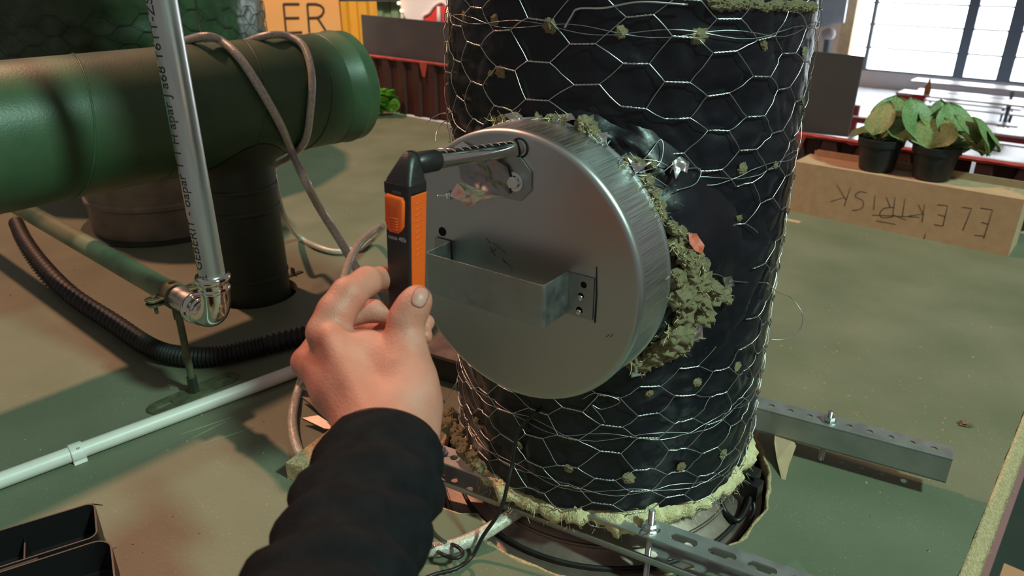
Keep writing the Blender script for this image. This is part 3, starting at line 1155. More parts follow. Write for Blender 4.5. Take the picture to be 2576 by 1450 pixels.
# orange slide button
mb = MB()
outl = [(.0062, .0030), (.0235, .0022), (.0252, .0040), (.0252, .0250), (.0228, .0310), (.0205, .0328), (.0108, .0328), (.0082, .0310), (.0052, .0262), (.0046, .0060)]
cx_, cf_ = .0150, .0175
rings = []
for h, sc in ((0.0, 1.0), (.0016, 1.0), (.0026, .94), (.0030, .86), (.0031, .3)):
    rings.append([front(cx_ + (x - cx_) * sc, cf_ + (f - cf_) * sc, h) for x, f in outl])
mb.loft(rings, True)
btn = mb.build('slide_button', M_orange, probe, True, 35)
for k in range(5):
    mb = MB()
    f = .0205 + k * .0022
    mb.tube([front(.0100, f, .0030), front(.0200, f + .0002, .0030)], .00045, 6)
    mb.build('grip_rib', M_orange, btn, True)
mb = MB()
mb.box((.009, .0022, .0008), fr(DT, axd, DN, front(.0135, -.0002 + .0002, .0003)))
mb.build('status_light', mat('status_window', (.10, .08, .08), None, rough=.2), probe)
# orange grip strip on the side
mb = MB()
rings = []
for h, ins in ((-.0004, 0.0), (.0006, 0.0), (.0010, .0006)):
    rings.append([side_(.0018 + ins, .0015 + ins, h), side_(SD - .0014 - ins, .0015 + ins, h), side_(SD - .0050 - ins, LBODY - .014 - ins, h), side_(.0022 + ins, LBODY - .012 - ins, h)])
mb.loft(rings, True)
strip = mb.build('grip_strip', M_orange, probe)
for k in range(10):
    mb = MB()
    f = .0085 + k * .0047
    mb.tube([side_(.0060, f + .0003, .0008), side_(.0130, f, .0010)], .0006, 6)
    mb.build('grip_rib', M_orange, strip, True)


def text_mesh(txt, size, fn, mtl, parent, name, th=None):
    """letters from the built-in font, each vertex placed by fn(x, y)"""
    cu = bpy.data.curves.new('txt', 'FONT')
    cu.body = txt
    cu.size = size
    cu.resolution_u = 3
    ob = bpy.data.objects.new('txt', cu)
    COL.objects.link(ob)
    dg = bpy.context.evaluated_depsgraph_get()
    me = bpy.data.meshes.new_from_object(ob.evaluated_get(dg))
    bm = bmesh.new()
    bm.from_mesh(me)
    bmesh.ops.subdivide_edges(bm, edges=[e for e in bm.edges if e.calc_length() > size * .25], cuts=2)
    mb = MB()
    bm.verts.index_update()
    mb.add([fn(v.co.x, v.co.y) for v in bm.verts], [tuple(v.index for v in f.verts) for f in bm.faces])
    bm.free()
    bpy.data.objects.remove(ob)
    bpy.data.curves.remove(cu)
    bpy.data.meshes.remove(me)
    return mb.build(name, mtl, parent)


text_mesh('testo 405i', .0050, lambda x, y: front(.0236 - x, .0392 - y, .00025), M_white, probe, 'printed_text')
mb = MB()
mb.lathe([(.0001, .0004), (.0022, .0004), (.0022, -.0004)], fr(DT, axd, DN, front(.0160, .094, .0)), 14)
mb.build('logo_dot', M_orange, probe)


# ------------------------------------------------------------------ hand (one continuous skin) by smooth-union distance field
def segd(P, a, b, ra, rb):
    a, b = np.array(a), np.array(b)
    d = b - a
    t = np.clip(((P - a) @ d) / (d @ d), 0, 1)
    return np.linalg.norm(P - (a + t[..., None] * d), axis=-1) - (ra + (rb - ra) * t)


def smin(a, b, k):
    h = np.clip(0.5 + 0.5 * (b - a) / k, 0, 1)
    return b + (a - b) * h - k * h * (1 - h)


def pt(u, v, d):
    return tuple(atd(u, v, d))


CH = [  # chains: list of (u, v, depth, radius in mm), blend radius in mm
    # palm and wrist
    ([(965, 1230, .475, 27), (965, 1090, .520, 25), (955, 1030, .535, 24)], 12),
    ([(925, 1090, .520, 21), (880, 970, .545, 18), (822, 835, .568, 13.5)], 14),
    ([(1010, 1120, .515, 20), (1030, 1010, .535, 20.5), (1030, 950, .545, 17), (1022, 880, .552, 14.5)], 13),
    ([(925, 1060, .535, 20), (850, 985, .560, 17), (772, 912, .585, 11.5)], 14),
    ([(960, 1060, .560, 18), (880, 1010, .590, 16), (815, 965, .615, 11)], 12),
    ([(975, 1060, .570, 16), (930, 1020, .610, 14), (870, 985, .635, 10)], 12),
    ([(960, 960, .555, 20), (905, 900, .562, 17)], 16),
    ([(1000, 930, .548, 16), (930, 880, .560, 14)], 12),
    ([(1075, 1000, .555, 8), (1068, 1110, .530, 9)], 14),
]
FING = [
    # thumb
    ([(1022, 885, .552, 14.6), (1018, 830, .556, 13.0), (1024, 800, .556, 13.2), (1040, 770, .555, 12.2), (1050, 754, .555, 11.2)], 7),
    # index
    ([(820, 838, .566, 15.0), (847, 785, .570, 14.6), (876, 742, .575, 13.4), (922, 709, .596, 11.6), (962, 702, .628, 10.2), (1000, 702, .642, 8.8)], 6),
    # middle
    ([(772, 912, .585, 11.8), (812, 850, .612, 11), (858, 800, .630, 10.4), (938, 782, .632, 9.2), (1010, 800, .634, 8.8), (1072, 812, .622, 7.4)], 5),
    # ring
    ([(815, 965, .615, 11), (850, 890, .642, 10.5), (900, 840, .650, 10), (975, 836, .645, 9), (1040, 845, .630, 8), (1068, 846, .614, 7.0)], 5),
    # little finger
    ([(870, 985, .635, 10), (900, 930, .655, 9), (945, 895, .655, 8.5), (1010, 890, .640, 7.6), (1045, 892, .622, 6.6)], 4),
]


def hand_sdf(P):
    tot = None
    for pts_, k in CH:
        for a, b in zip(pts_[:-1], pts_[1:]):
            d = segd(P, pt(*a[:3]), pt(*b[:3]), a[3] / 1000, b[3] / 1000)
            tot = d if tot is None else smin(tot, d, k / 1000)
    for pts_, k in FING:
        fd = None
        for a, b in zip(pts_[:-1], pts_[1:]):
            d = segd(P, pt(*a[:3]), pt(*b[:3]), a[3] / 1000, b[3] / 1000)
            fd = d if fd is None else smin(fd, d, .005)
        tot = smin(tot, fd, k / 1000)
    # tendon and knuckle relief on the back of the hand
    for a, b, r0, r1, k in (((940, 1060, .505), (835, 850, .548), 5, 7, 12), ((905, 1050, .520), (785, 915, .568), 5, 6, 12)):
        tot = smin(tot, segd(P, pt(*a), pt(*b), r0 / 1000, r1 / 1000), k / 1000)
    return tot


def surface_nets(fn, lo, hi, h):
    n = [int(math.ceil((hi[i] - lo[i]) / h)) + 1 for i in range(3)]
    g = [lo[i] + h * np.arange(n[i]) for i in range(3)]
    F = np.empty(n, dtype=np.float64)
    for i in range(n[0]):
        Y, Z = np.meshgrid(g[1], g[2], indexing='ij')
        F[i] = fn(np.stack([np.full_like(Y, g[0][i]), Y, Z], -1))
    S = F < 0
    cnt = np.zeros([k - 1 for k in n])
    acc = np.zeros([k - 1 for k in n] + [3])
    sl = lambda o, a: slice(o, n[a] - 1 + o)
    corners = [(i, j, k) for i in (0, 1) for j in (0, 1) for k in (0, 1)]
    for a in range(3):
        for c in corners:
            if c[a]:
                continue
            d = list(c)
            d[a] = 1
            A = F[sl(c[0], 0), sl(c[1], 1), sl(c[2], 2)]
            B = F[sl(d[0], 0), sl(d[1], 1), sl(d[2], 2)]
            cross = (A < 0) != (B < 0)
            t = np.where(cross, A / np.where(cross, A - B, 1), 0)
            cnt += cross
            for q in range(3):
                acc[..., q] += np.where(cross, c[q] + (t if q == a else 0), 0)
    act = cnt > 0
    idx = -np.ones(act.shape, int)
    idx[act] = np.arange(act.sum())
    cells = np.argwhere(act)
    V = (cells + acc[act] / cnt[act][:, None]) * h + np.array(lo)
    faces = []
    for a in range(3):
        b, c = (a + 1) % 3, (a + 2) % 3
        lo_ = [slice(1, n[q] - 1) for q in range(3)]
        lo_[a] = slice(0, n[a] - 1)
        hi_ = list(lo_)
        hi_[a] = slice(1, n[a])
        s0, s1 = S[tuple(lo_)], S[tuple(hi_)]
        e = np.argwhere(s0 != s1)
        if not len(e):
            continue
        flip = s0[tuple(e.T)]
        base_ = e + np.array([lo_[q].start for q in range(3)])

        def cell(db, dc):
            q = base_.copy()
            q[:, b] += db
            q[:, c] += dc
            return idx[tuple(q.T)]
        quad = np.stack([cell(-1, -1), cell(0, -1), cell(0, 0), cell(-1, 0)], 1)
        quad[~flip] = quad[~flip][:, ::-1]
        faces.append(quad)
    return V, np.concatenate(faces)


allp = [pt(*p[:3]) for ch, _ in CH + FING for p in ch]
lo = [min(p[i] for p in allp) - .034 for i in range(3)]
hi = [max(p[i] for p in allp) + .034 for i in range(3)]
V, Fq = surface_nets(hand_sdf, lo, hi, 0.0016)
person = thing('person', tuple(atd(900, 1500, .42)), 'person reaching in with bare hand and black sleeve, holding the probe', 'person')
me = bpy.data.meshes.new('hand')
pc = wloc(person)
# relax once to remove stair-steps
Vv = V.copy()
for _ in range(3):
    s_ = np.zeros_like(Vv)
    n_ = np.zeros(len(Vv))
    for k in range(4):
        i, j = Fq[:, k], Fq[:, (k + 1) % 4]
        np.add.at(s_, i, Vv[j])
        np.add.at(s_, j, Vv[i])
        np.add.at(n_, i, 1)
        np.add.at(n_, j, 1)
    Vv = 0.5 * Vv + 0.5 * s_ / n_[:, None]
me.from_pydata([tuple(p) for p in (Vv - np.array(pc))], [], [tuple(int(i) for i in f) for f in Fq])
me.polygons.foreach_set('use_smooth', [True] * len(me.polygons))
me.materials.append(M_skin)
hand = bpy.data.objects.new('hand', me)
COL.objects.link(hand)
hand.parent = person


def skin_hit(u, v):
    d = np.array(ray(u, v))
    p = np.array(EYE) + d * .45
    for _ in range(80):
        s = float(hand_sdf(p[None])[0])
        if s < 5e-5:
            break
        if s > .2 or p[1] > 1.0:
            break
        p = p + d * s * .8
    return Vector(p) if s < .002 else None


# thumb nail: curved plate laid on the thumb tip
nc, na = (1057, 748), math.radians(62)
nx, ny = Vector((math.cos(na), math.sin(na), 0)), Vector((-math.sin(na), math.cos(na), 0))
back_dir = -ray(1060, 745).normalized()
rings = []
nr = 26
for f in (0.05, .35, .65, .85, 1.0):
    ring = []
    for k in range(nr):
        a = 2 * math.pi * k / nr
        ca, sa = math.cos(a), math.sin(a)
        ex = math.copysign(abs(ca) ** .7, ca) * 20 * f
        ey = math.copysign(abs(sa) ** .7, sa) * 27 * f
        u = nc[0] + .92 * ex + .40 * ey
        v = nc[1] + .40 * ex - .92 * ey
        p = skin_hit(u, v)
        g_ = 1.0
        while p is None and g_ > .3:
            g_ -= .06
            p = skin_hit(nc[0] + (u - nc[0]) * g_, nc[1] + (v - nc[1]) * g_)
        ring.append(p + back_dir * (.0007 if f < .95 else .0001))
    rings.append(ring)
mb = MB()
mb.loft(rings, True)
nail = mb.build('thumb_nail', M_nail, person, True)

# sleeve
armp = [atd(966, 1128, .505), atd(925, 1260, .462), atd(862, 1420, .415), atd(800, 1580, .375), atd(740, 1750, .34)]
path = catmull(armp, 12)
camx = Vector((1, 0, 0))
rings = []
nseg = 64
for i, p in enumerate(path):
    t = (path[min(i + 1, len(path) - 1)] - path[max(i - 1, 0)]).normalized()
    x = (camx - t * camx.dot(t)).normalized()
    y = t.cross(x)
    f = i / (len(path) - 1)
    rx = .0405 + .010 * f + .003 * math.sin(f * 9)
    ry = .0335 + .012 * f
    ring = []
    for k in range(nseg):
        a = 2 * math.pi * k / nseg
        bulge = 0.0030 * math.sin(f * 34 + 1.3 * math.cos(a * 1.0 + .6) + 1.2 * fbm((math.cos(a), math.sin(a), f * 4), 1.2, 2)) * min(1, f * 6)
        bulge += 0.0016 * fbm((math.cos(a) * 2, math.sin(a) * 2, f * 14), 1.4, 3)
        ring.append(p + x * math.cos(a) * (rx + bulge) + y * math.sin(a) * (ry + bulge))
    rings.append(ring)
# turned-in cuff
p = path[0]
inner = [[p + (q - p) * .93 - (path[1] - path[0]).normalized() * 0.0 for q in rings[0]], [path[1] + (q - path[1]) * .90 for q in rings[1]]]
mb = MB()
mb.loft([inner[1], inner[0]] + rings, False)
mb.build('sleeve', M_sleeve, person, True)['label'] = 'black knitted sleeve'
mb = MB()
rings2 = []
t = (path[1] - path[0]).normalized()
x = (camx - t * camx.dot(t)).normalized()
y = t.cross(x)
bc = path[0] - t * .0015
for s, rr_ in ((-.0035, .985), (-.0045, 1.0), (.004, 1.01), (.008, .985)):
    rings2.append([bc + t * s + x * math.cos(a) * .0372 * rr_ + y * math.sin(a) * .0305 * rr_ for a in [2 * math.pi * k / 48 for k in range(48)]])
mb.loft(rings2, False)
mb.build('wristband', M_black, person, True)['label'] = 'glossy black wristband'

# ------------------------------------------------------------------ rails, rods and nuts under the duct
DC = Vector((0.875, -0.484, 0)).normalized()
DP = Vector((DC.y, -DC.x, 0))
DP = Vector((-DC.y, DC.x, 0))                      # away from the camera
if DP.y < 0:
    DP = -DP


def rail(name, front_top, s0, s1, ztop, label, holes_top, open_front, depth=0.034, height=0.042, th=0.0025, web_holes=()):
    """U-shaped rail; front_top = point on the near top edge"""
    root = thing(name, front_top + DC * ((s0 + s1) / 2) - UP * (height), label, 'rail', 'rails under the wrapped duct')
    Mt = fr(DC, DP, UP, Vector((front_top.x, front_top.y, 0)))
    mb = MB()
    mb.plate([(s0, 0), (s1, 0), (s1, depth), (s0, depth)], holes_top, ztop - th, ztop, Mt)
    mb.build('top_flange', M_rail, root)
    Mw = fr(DC, UP, -DP, Vector((front_top.x, front_top.y, 0)) + DP * (depth if open_front else th))
    mb = MB()
    mb.plate([(s0, ztop - height), (s1, ztop - height), (s1, ztop - .0005), (s0, ztop - .0005)], web_holes, 0, th, Mw)
    mb.build('web', M_rail, root)
    mb = MB()
    mb.plate([(s0, 0), (s1, 0), (s1, depth), (s0, depth)], holes_top, ztop - height, ztop - height + th, Mt)
    mb.build('bottom_flange', M_rail, root)
    if open_front:
        mb = MB()
        mb.box((s1 - s0, th, .007), Mt, ((s0 + s1) / 2, th / 2, ztop - height + .0045))
        mb.build('lip', M_rail, root)
    else:
        mb = MB()
        pts_ = [Mt @ Vector((s, .0012, ztop - .0012)) for s in (s0, s1)]
        mb.tube(pts_, .0013, 8)
        mb.build('bent_edge', M_rail, root, True)
    return root


ft = onz(1075, 1150, .065)
rodR = onz(1625, 1350, .065)
rodL = onz(1112, 1135, .065)
sR, sL = (rodR - ft).dot(DC), (rodL - ft).dot(DC)
hl_ = [circ(sL, .017, .0055, 16), slot(sR - .004, .017, .034, .0065)]
for k in range(1, 8):
    hl_.append(slot(sR - .004 + k * .047, .017, .034, .0065))
for s in (sL - .045, sL - .022, sL + .024):
    hl_.append(circ(s, .017, .0058, 16))
whl = [circ(sL + .024 + k * .0262, .065 - .021, .0060, 14) for k in range(0, 22)]
fx = ft - DP * 0.0
rail('slotted_rail', fx, -.16, sR + .36, .065, 'galvanised slotted rail running under the front of the wrapped duct', hl_, True, web_holes=whl)
bt = onz(1900, 1025, .072)
sB = (onz(2088, 1050, .072) - bt).dot(DC)
hb = [circ(sB + k * .0285, .016, .0052, 16) for k in range(-6, 6)]
sE = (onz(2397, 1140, .072) - bt).dot(DC)
hb = [h for h in hb if max(p[0] for p in h) < sE - .004]
rail('slotted_rail', bt, -.30, sE, .072, 'galvanised rail with round holes sticking out behind the wrapped duct', hb, False, .033)


def rod(p, z0, z1, ztop, label, rr=0.0042):
    root = thing('threaded_rod', Vector((p.x, p.y, z0)), label, 'threaded rod', 'threaded rods holding the rails')
    mb = MB()
    prof_ = [(.0001, z0)]
    z = z0
    while z < z1 - .001:
        prof_ += [(rr, z), (rr * .84, z + .0006)]
        z += .00125
    prof_ += [(rr * .8, z1), (.0001, z1)]
    mb.lathe(prof_, Matrix.Translation((p.x, p.y, 0)), 14)
    mb.build('rod', M_bright, root, True, 30)
    c = Vector((p.x, p.y, ztop))
    mb = MB()
    mb.lathe([(rr, 0), (.0112, 0), (.0112, .0014), (rr, .0014)], Matrix.Translation(c), 26)
    mb.build('washer', M_bright, root, True, 30)
    mb = MB()
    rg = []
    for h, f in ((.0014, 1.0), (.0020, 1.06), (.0080, 1.06), (.0088, .95)):
        rg.append([c + Vector((.0078 * f * math.cos(k * math.pi / 3 + .3), .0078 * f * math.sin(k * math.pi / 3 + .3), h)) for k in range(6)])
    mb.loft(rg, True)
    mb.build('nut', M_bright, root, True, 25)


dpR = DP * .002
rod(fx + DC * sR + DP * .017, -.06, .094, .065, 'threaded rod with nut at the right end of the front rail')
rod(fx + DC * sL + DP * .017, -.06, .079, .065, 'threaded rod with nut at the left end of the front rail')
rod(bt + DC * sB + DP * .016, -.02, .090, .072, 'threaded rod with nut through the rail behind the duct', .0040)

# crescent of chipboard wedged under the back rail
mb = MB()
Pc = [onz(1950, 1085, .034), onz(2003, 1097, .034), onz(2004, 1120, .022), onz(1985, 1170, .006), onz(1976, 1208, 0.0), onz(1966, 1206, 0.0), onz(1955, 1160, .010), onz(1948, 1115, .026)]
bk = [p + Vector((.012, .030, 0)) for p in Pc]
for q in bk:
    q.z = max(q.z - .004, 0)
mb.loft([Pc, bk], True)
tag(mb.build('chipboard_wedge', M_card), 'curved brown chipboard offcut wedged under the holed rail', 'offcut', 'chipboard offcuts')
mb = MB()
q = [onz(1885, 1068, .012), onz(1905, 1078, .01), onz(1902, 1110, 0.0), onz(1884, 1115, 0.0)]
mb.loft([q, [p + Vector((.01, .02, -.0)) for p in q]], True)
tag(mb.build('chipboard_wedge', M_card), 'small brown offcut between the wrapped duct and the curved offcut', 'offcut', 'chipboard offcuts')
# offcut behind the hand
mb = MB()
z = .030
q = [onz(740, 1160, z), onz(835, 1085, z), onz(900, 1120, z), onz(800, 1165, z)]
q = [onz(718, 1165, z), onz(830, 1080, z), onz(900, 1110, z), onz(760, 1175, z)]
mb.loft([[Vector((p.x, p.y, .0)) for p in q], [p + Vector((R.uniform(-.002, .002), R.uniform(-.002, .002), -.012)) for p in q], q], True)
tag(mb.build('chipboard_block', M_chip), 'thick raw chipboard offcut on the platform left of the sleeve', 'offcut', 'chipboard offcuts')
# metal brackets behind the hand
for i, (a_, b_, c_, d_) in enumerate((((758, 998, .012), (800, 1004, .012), (850, 1050, .012), (800, 1032, .012)), ((760, 1052, .012), (800, 1045, .016), (860, 1085, .012), (815, 1078, .010)))):
    mb = MB()
    q = [onz(*p) for p in (a_, b_, c_, d_)]
    mb.loft([q, [p - UP * .003 for p in q]], True)
    mb.box((.012, .004, .012), fr(E1, E2, UP, (q[1] + q[2]) / 2 - UP * .006))
    tag(mb.build('steel_bracket', M_base), ('upper' if i == 0 else 'lower') + ' bright steel bracket end lying left of the wrist', 'bracket', 'steel brackets behind the hand')
# dark box foot seen past the wrist
ft_ = thing('support_foot', onz(1120, 960, 0), 'dark brown steel box foot behind the wrist beside the wrapped duct', 'foot')
mb = MB()
mb.box((.07, .05, .050), fr(DC, DP, UP, onz(1115, 955, .0) + UP * .026 + DP * .02))
mb.build('box', M_stub, ft_)
mb = MB()
mb.box((.09, .066, .006), fr(DC, DP, UP, onz(1115, 955, .0) + UP * .054 + DP * .02))
mb.build('top_plate', M_base, ft_)
mb = MB()
c = onz(1112, 1012, .0)
mb.lathe([(.0001, .0012), (.005, .0012), (.0055, .0002)], Matrix.Translation(c), 12)
tag(mb.build('knot_hole', M_hole), 'small dark screw hole in the board right of the wrist', 'hole')

# ------------------------------------------------------------------ hoses, cables
def hose(pts, r, name, m, label, cat, n=12, k=8):
    mb = MB()
    mb.tube(catmull(pts, k), r, n)
    return tag(mb.build(name, m, None, True), label, cat)


_gm = axisframe(E2, gc_ := Vector((-0.603, 1.577, .437)))
_gv = [_gm @ Vector((.125 * math.cos(2 * math.pi * k / 96), .125 * math.sin(2 * math.pi * k / 96), z_)) for z_ in (-1.5, .315) for k in range(96)]
GBVH = BVHTree.FromPolygons(_gv, [(k, (k + 1) % 96, 96 + (k + 1) % 96, 96 + k) for k in range(96)])


def gh(u, v, off=.0095):
    for dv in range(0, 60, 3):
        d = ray(u, v + dv).normalized()
        p, n_, i_, dist = GBVH.ray_cast(EYE, d)
        if p is not None:
            if n_.dot(d) > 0:
                n_ = -n_
            return p + n_ * off
    return atd(u, v, 1.6)


hA = [gh(490, 112, .02) + E1 * -.06 - UP * .02, gh(515, 118, .02), gh(555, 118, .012), gh(600, 155), gh(650, 228), gh(700, 312), gh(735, 385, .014), atd(765, 448, 1.47), atd(805, 525, 1.53), atd(855, 605, 1.56), atd(905, 690, 1.52), onz(965, 790, .03), onz(1000, 900, .012), onz(960, 960, .012)]
hose(hA, .0088, 'clear_hose', M_hose, 'braided clear hose draped over the green duct and running down past the fingers', 'hose')
hB = [gh(640, 106, .02) - E1 * .07 - UP * .03, gh(672, 104, .012), gh(722, 102), gh(762, 128), gh(779, 195), gh(774, 280), gh(762, 345), atd(735, 392, 1.65), atd(702, 410, 1.73), atd(688, 425, 1.80), atd(694, 470, 1.80), atd(712, 540, 1.82), onz(752, 596, .014), onz(800, 622, .010), onz(850, 634, .009), onz(905, 622, .012), onz(945, 596, .03), atd(962, 572, 1.60), atd(940, 582, 1.52), atd(905, 612, 1.45), atd(878, 660, 1.38), atd(862, 715, 1.30), atd(845, 790, 1.22), atd(800, 880, 1.16), onz(758, 960, .02), onz(738, 1030, .010), onz(737, 1085, .010), onz(752, 1140, .010), onz(776, 1188, .011), onz(830, 1260, .010), onz(930, 1345, .010), onz(1010, 1382, .011)]
hose(hB, .0080, 'clear_hose', M_hose, 'braided clear hose looping under the green duct end and round behind the hand', 'hose')
hC = [onz(1030, 1375, .010), onz(1085, 1384, .010), onz(1150, 1372, .010), onz(1220, 1340, .014), onz(1290, 1295, .018), onz(1350, 1255, .018), onz(1400, 1220, .012)]
hose(hC, .0098, 'clear_hose', M_hose, 'short thick braided hose running under the front rail beside the sleeve', 'hose')
kab = [oncyl(1352, 1036, .224), oncyl(1318, 1068, .226), oncyl(1300, 1100, .227), oncyl(1290, 1160, .230), atd(1278, 1215, .945), atd(1258, 1285, .95), onz(1215, 1350, .03), onz(1188, 1400, .006), onz(1150, 1430, .005), onz(1090, 1447, .005), onz(1040, 1470, .005)]
hose(kab, .0026, 'black_cable', M_black, 'thin black cable hanging from under the round cap to the board', 'cable', 8)
lan = [atd(1056, 1290, .60), atd(1066, 1345, .66), onz(1085, 1375, .026), onz(1118, 1398, .024), onz(1150, 1404, .023), onz(1164, 1392, .023), onz(1150, 1376, .024), onz(1115, 1362, .03), atd(1085, 1335, .70), atd(1066, 1280, .60)]
hose(lan, .0026, 'braided_cord', M_black, 'black braided cord loop hanging from beside the sleeve', 'cord', 8)
# corrugated conduit on the board
cp_ = catmull([onz(40, 560, .02), onz(62, 605, .02), onz(105, 665, .02), onz(180, 742, .02), onz(285, 812, .02), onz(375, 872, .02), onz(450, 895, .02), onz(540, 897, .02), onz(640, 876, .02), onz(720, 856, .02), onz(790, 838, .02), onz(860, 815, .02)], 40)
mb = MB()
res_, acc = [cp_[0]], 0
for a, b in zip(cp_[:-1], cp_[1:]):
    acc += (b - a).length
    if acc > .0016:
        res_.append(b)
        acc = 0
mb.tube(res_, [(.0175 + .0022 * (1 if (i // 2) % 2 else -1)) for i in range(len(res_))], 14)
tag(mb.build('corrugated_conduit', M_corr, None, True), 'black corrugated conduit curving across the board below the green duct', 'conduit')
# white conduit and its clip
cdt = thing('white_conduit', onz(370, 1075, 0), 'straight white plastic conduit running along the board', 'conduit')
a_, b_ = onz(0, 1210, .013), onz(742, 934, .013)
dr = (b_ - a_).normalized()
mb = MB()
mb.tube([a_ - dr * .5, b_ + dr * .16], .0125, 28)
mb.build('tube', M_conduit, cdt, True, 50)
cc = onz(196, 1143, .013)
cc = a_ + dr * (cc - a_).dot(dr)
clip = thing('conduit_clip', cc - UP * .013, 'white plastic clip with small mark holding the white conduit', 'clip')
Mx = fr(dr, UP.cross(dr).normalized(), UP, cc)
mb = MB()
prof_ = []
for k in range(15):
    a = math.radians(-30 + 240 * k / 14)
    prof_.append((math.cos(a) * .0165, math.sin(a) * .0150))
prof_ = [(.0165, -.0125)] + [p for p in prof_ if p[1] > -.008] + [(-.0165, -.0125)]
rg = []
for x in (-.0095, -.0085, .0085, .0095):
    s = 1.0 if abs(x) < .009 else .95
    rg.append([Mx @ Vector((x, p[0] * s, p[1] * s if p[1] > 0 else p[1])) for p in prof_])
mb.loft(rg, True)
mb.build('clip_body', M_conduit, clip, True, 35)
mb = MB()
mk = [Mx @ Vector((.002 + .0022 * math.cos(a), -.0105 + .0018 * math.sin(a), .0125)) for a in [k * math.pi / 5 for k in range(10)]]
mb.tube(mk, .0004, 4)
mb.build('moulded_mark', M_ink, clip)

# ------------------------------------------------------------------ galvanised pipe with elbow, painted run, clamp and stand
line = ab(0, 0)
pbase = onz(490, 990, 0)
pz = .196
pa = Vector((pbase.x, pbase.y, pz))
pipe = thing('galvanised_pipe', Vector((pa.x + E1.x * .14, pa.y + E1.y * .14, pz)), 'bare galvanised pipe rising from a polished elbow', 'pipe')
PR = .0195
sE_ = .150
el = pa + E1 * sE_                       # elbow corner
RB = .050
mb = MB()
mb.tube([el + UP * (RB + .020), el + UP * 1.3], PR, 40)
vp = mb.build('upright', M_pipe, pipe, True, 50)


def pipe_txt(x, y):
    ang = math.radians(246) - (y - .004) / PR
    return Vector((el.x + (PR + .0002) * math.cos(ang), el.y + (PR + .0002) * math.sin(ang), el.z + RB + .030 + x))


text_mesh('[ GEBERIT - oapar T 1 H apar J a68 T6TT-ZS 1', .0215, pipe_txt, M_print, pipe, 'printed_text')
mb = MB()
arc = [el - E1 * (RB + .022), el - E1 * (RB + .001)] + [el - E1 * RB + UP * RB + (E1 * math.sin(a) - UP * math.cos(a)) * RB for a in [math.pi / 2 * k / 12 for k in range(13)]] + [el + UP * (RB + .001), el + UP * (RB + .022)]
rr_ = [.0225, .0225] + [.0222] * 13 + [.0225, .0225]
mb.tube(arc, rr_, 36)
mb.build('elbow', M_chrome, pipe, True, 60)
for c, d in ((el + UP * (RB + .022), UP), (el - E1 * (RB + .022), -E1)):
    mb = MB()
    mb.lathe([(.020, -.006), (.0235, -.005), (.0262, -.001), (.0268, .003), (.0255, .007), (.0215, .0085), (.0195, .0085)], axisframe(d, c), 40)
    mb.build('press_bead', M_chrome, pipe, True, 60)
for c, d in ((el + UP * (RB + .006), UP), (el - E1 * (RB + .004), -E1)):
    mb = MB()
    mb.lathe([(.0222, -.004), (.0240, -.001), (.0240, .002), (.0222, .005)], axisframe(d, c), 40)
    mb.build('press_ring', M_chrome, pipe, True, 60)
mb = MB()
mb.tube([el - E1 * (RB + .015), pa - E1 * .004], PR, 36)
mb.build('bare_end', M_pipe, pipe, True, 50)
mb = MB()
mb.tube([pa - E1 * .004, pa - E1 * 1.15], PR, 36)
mb.build('sprayed_run', M_pipeg, pipe, True, 50)['label'] = 'lower run oversprayed green'
# the clamp and its stand
st = thing('pipe_clamp_stand', pbase, 'two-screw pipe clamp on a threaded rod stand and foot plate', 'pipe clamp')
mb = MB()
rg = []
for x in (-.013, .013):
    rg.append([pa + E1 * x + E2 * (PR + .0035) * math.cos(a) + UP * (PR + .0035) * math.sin(a) for a in [2 * math.pi * k / 40 for k in range(40)]])
rg2 = [[pa + E1 * x + E2 * (PR + .0002) * math.cos(a) + UP * (PR + .0002) * math.sin(a) for a in [2 * math.pi * k / 40 for k in range(40)]] for x in (.013, -.013)]
mb.loft(rg + rg2 + [rg[0]], False)
mb.build('clamp_ring', M_iron, st, True, 40)
for s in (-1, 1):
    for zz in (.004, -.004):
        mb = MB()
        Me = fr(E2 * s, E1, UP, pa + UP * zz)
        mb.plate([(PR + .001, -.013), (PR + .022, -.013), (PR + .027, -.008), (PR + .027, .008), (PR + .022, .013), (PR + .001, .013)], [], -.0014, .0014, Me)
        mb.build('clamp_ear', M_iron, st)
    bolt(pa + E2 * s * (PR + .015) + UP * .0055, UP, .0046, .005, st, 'clamp_screw', M_iron)
    mb = MB()
    mb.tube([pa + E2 * s * (PR + .015) - UP * .005, pa + E2 * s * (PR + .015) - UP * .022], .0032, 10)
    mb.build('screw_end', M_iron, st, True, 40)
mb = MB()
mb.lathe([(.0001, .0006), (.0055, .0006), (.0060, 0)], Matrix.Translation(pa + UP * (PR + .0034)), 12)
mb.build('vent_hole', M_hole, st)
mb = MB()
mb.lathe([(.0098, 0), (.0098, .022), (.0065, .022)], Matrix.Translation(pa - UP * (PR + .024)), 6)
mb.build('clamp_nut', M_iron, st)
mb = MB()
mb.tube([pbase + UP * .004, pa - UP * (PR + .005)], .0062, 16)
mb.build('rod', M_iron, st, True, 40)
mb = MB()
mb.lathe([(.0001, .034), (.0096, .034), (.0096, .004), (.011, .003)], Matrix.Translation(pbase), 6)
mb.build('foot_nut', M_stub, st)
mb = MB()
g = E2
Mf = fr(E2, E1, UP, pbase)
mb.plate([(p[0] * 1.0, p[1]) for p in slot(0, 0, .170, .021, 10)], [slot(-.056, 0, .030, .0055), slot(.056, 0, .030, .0055)], .0002, .0036, Mf)
mb.build('foot_plate', M_iron, st)

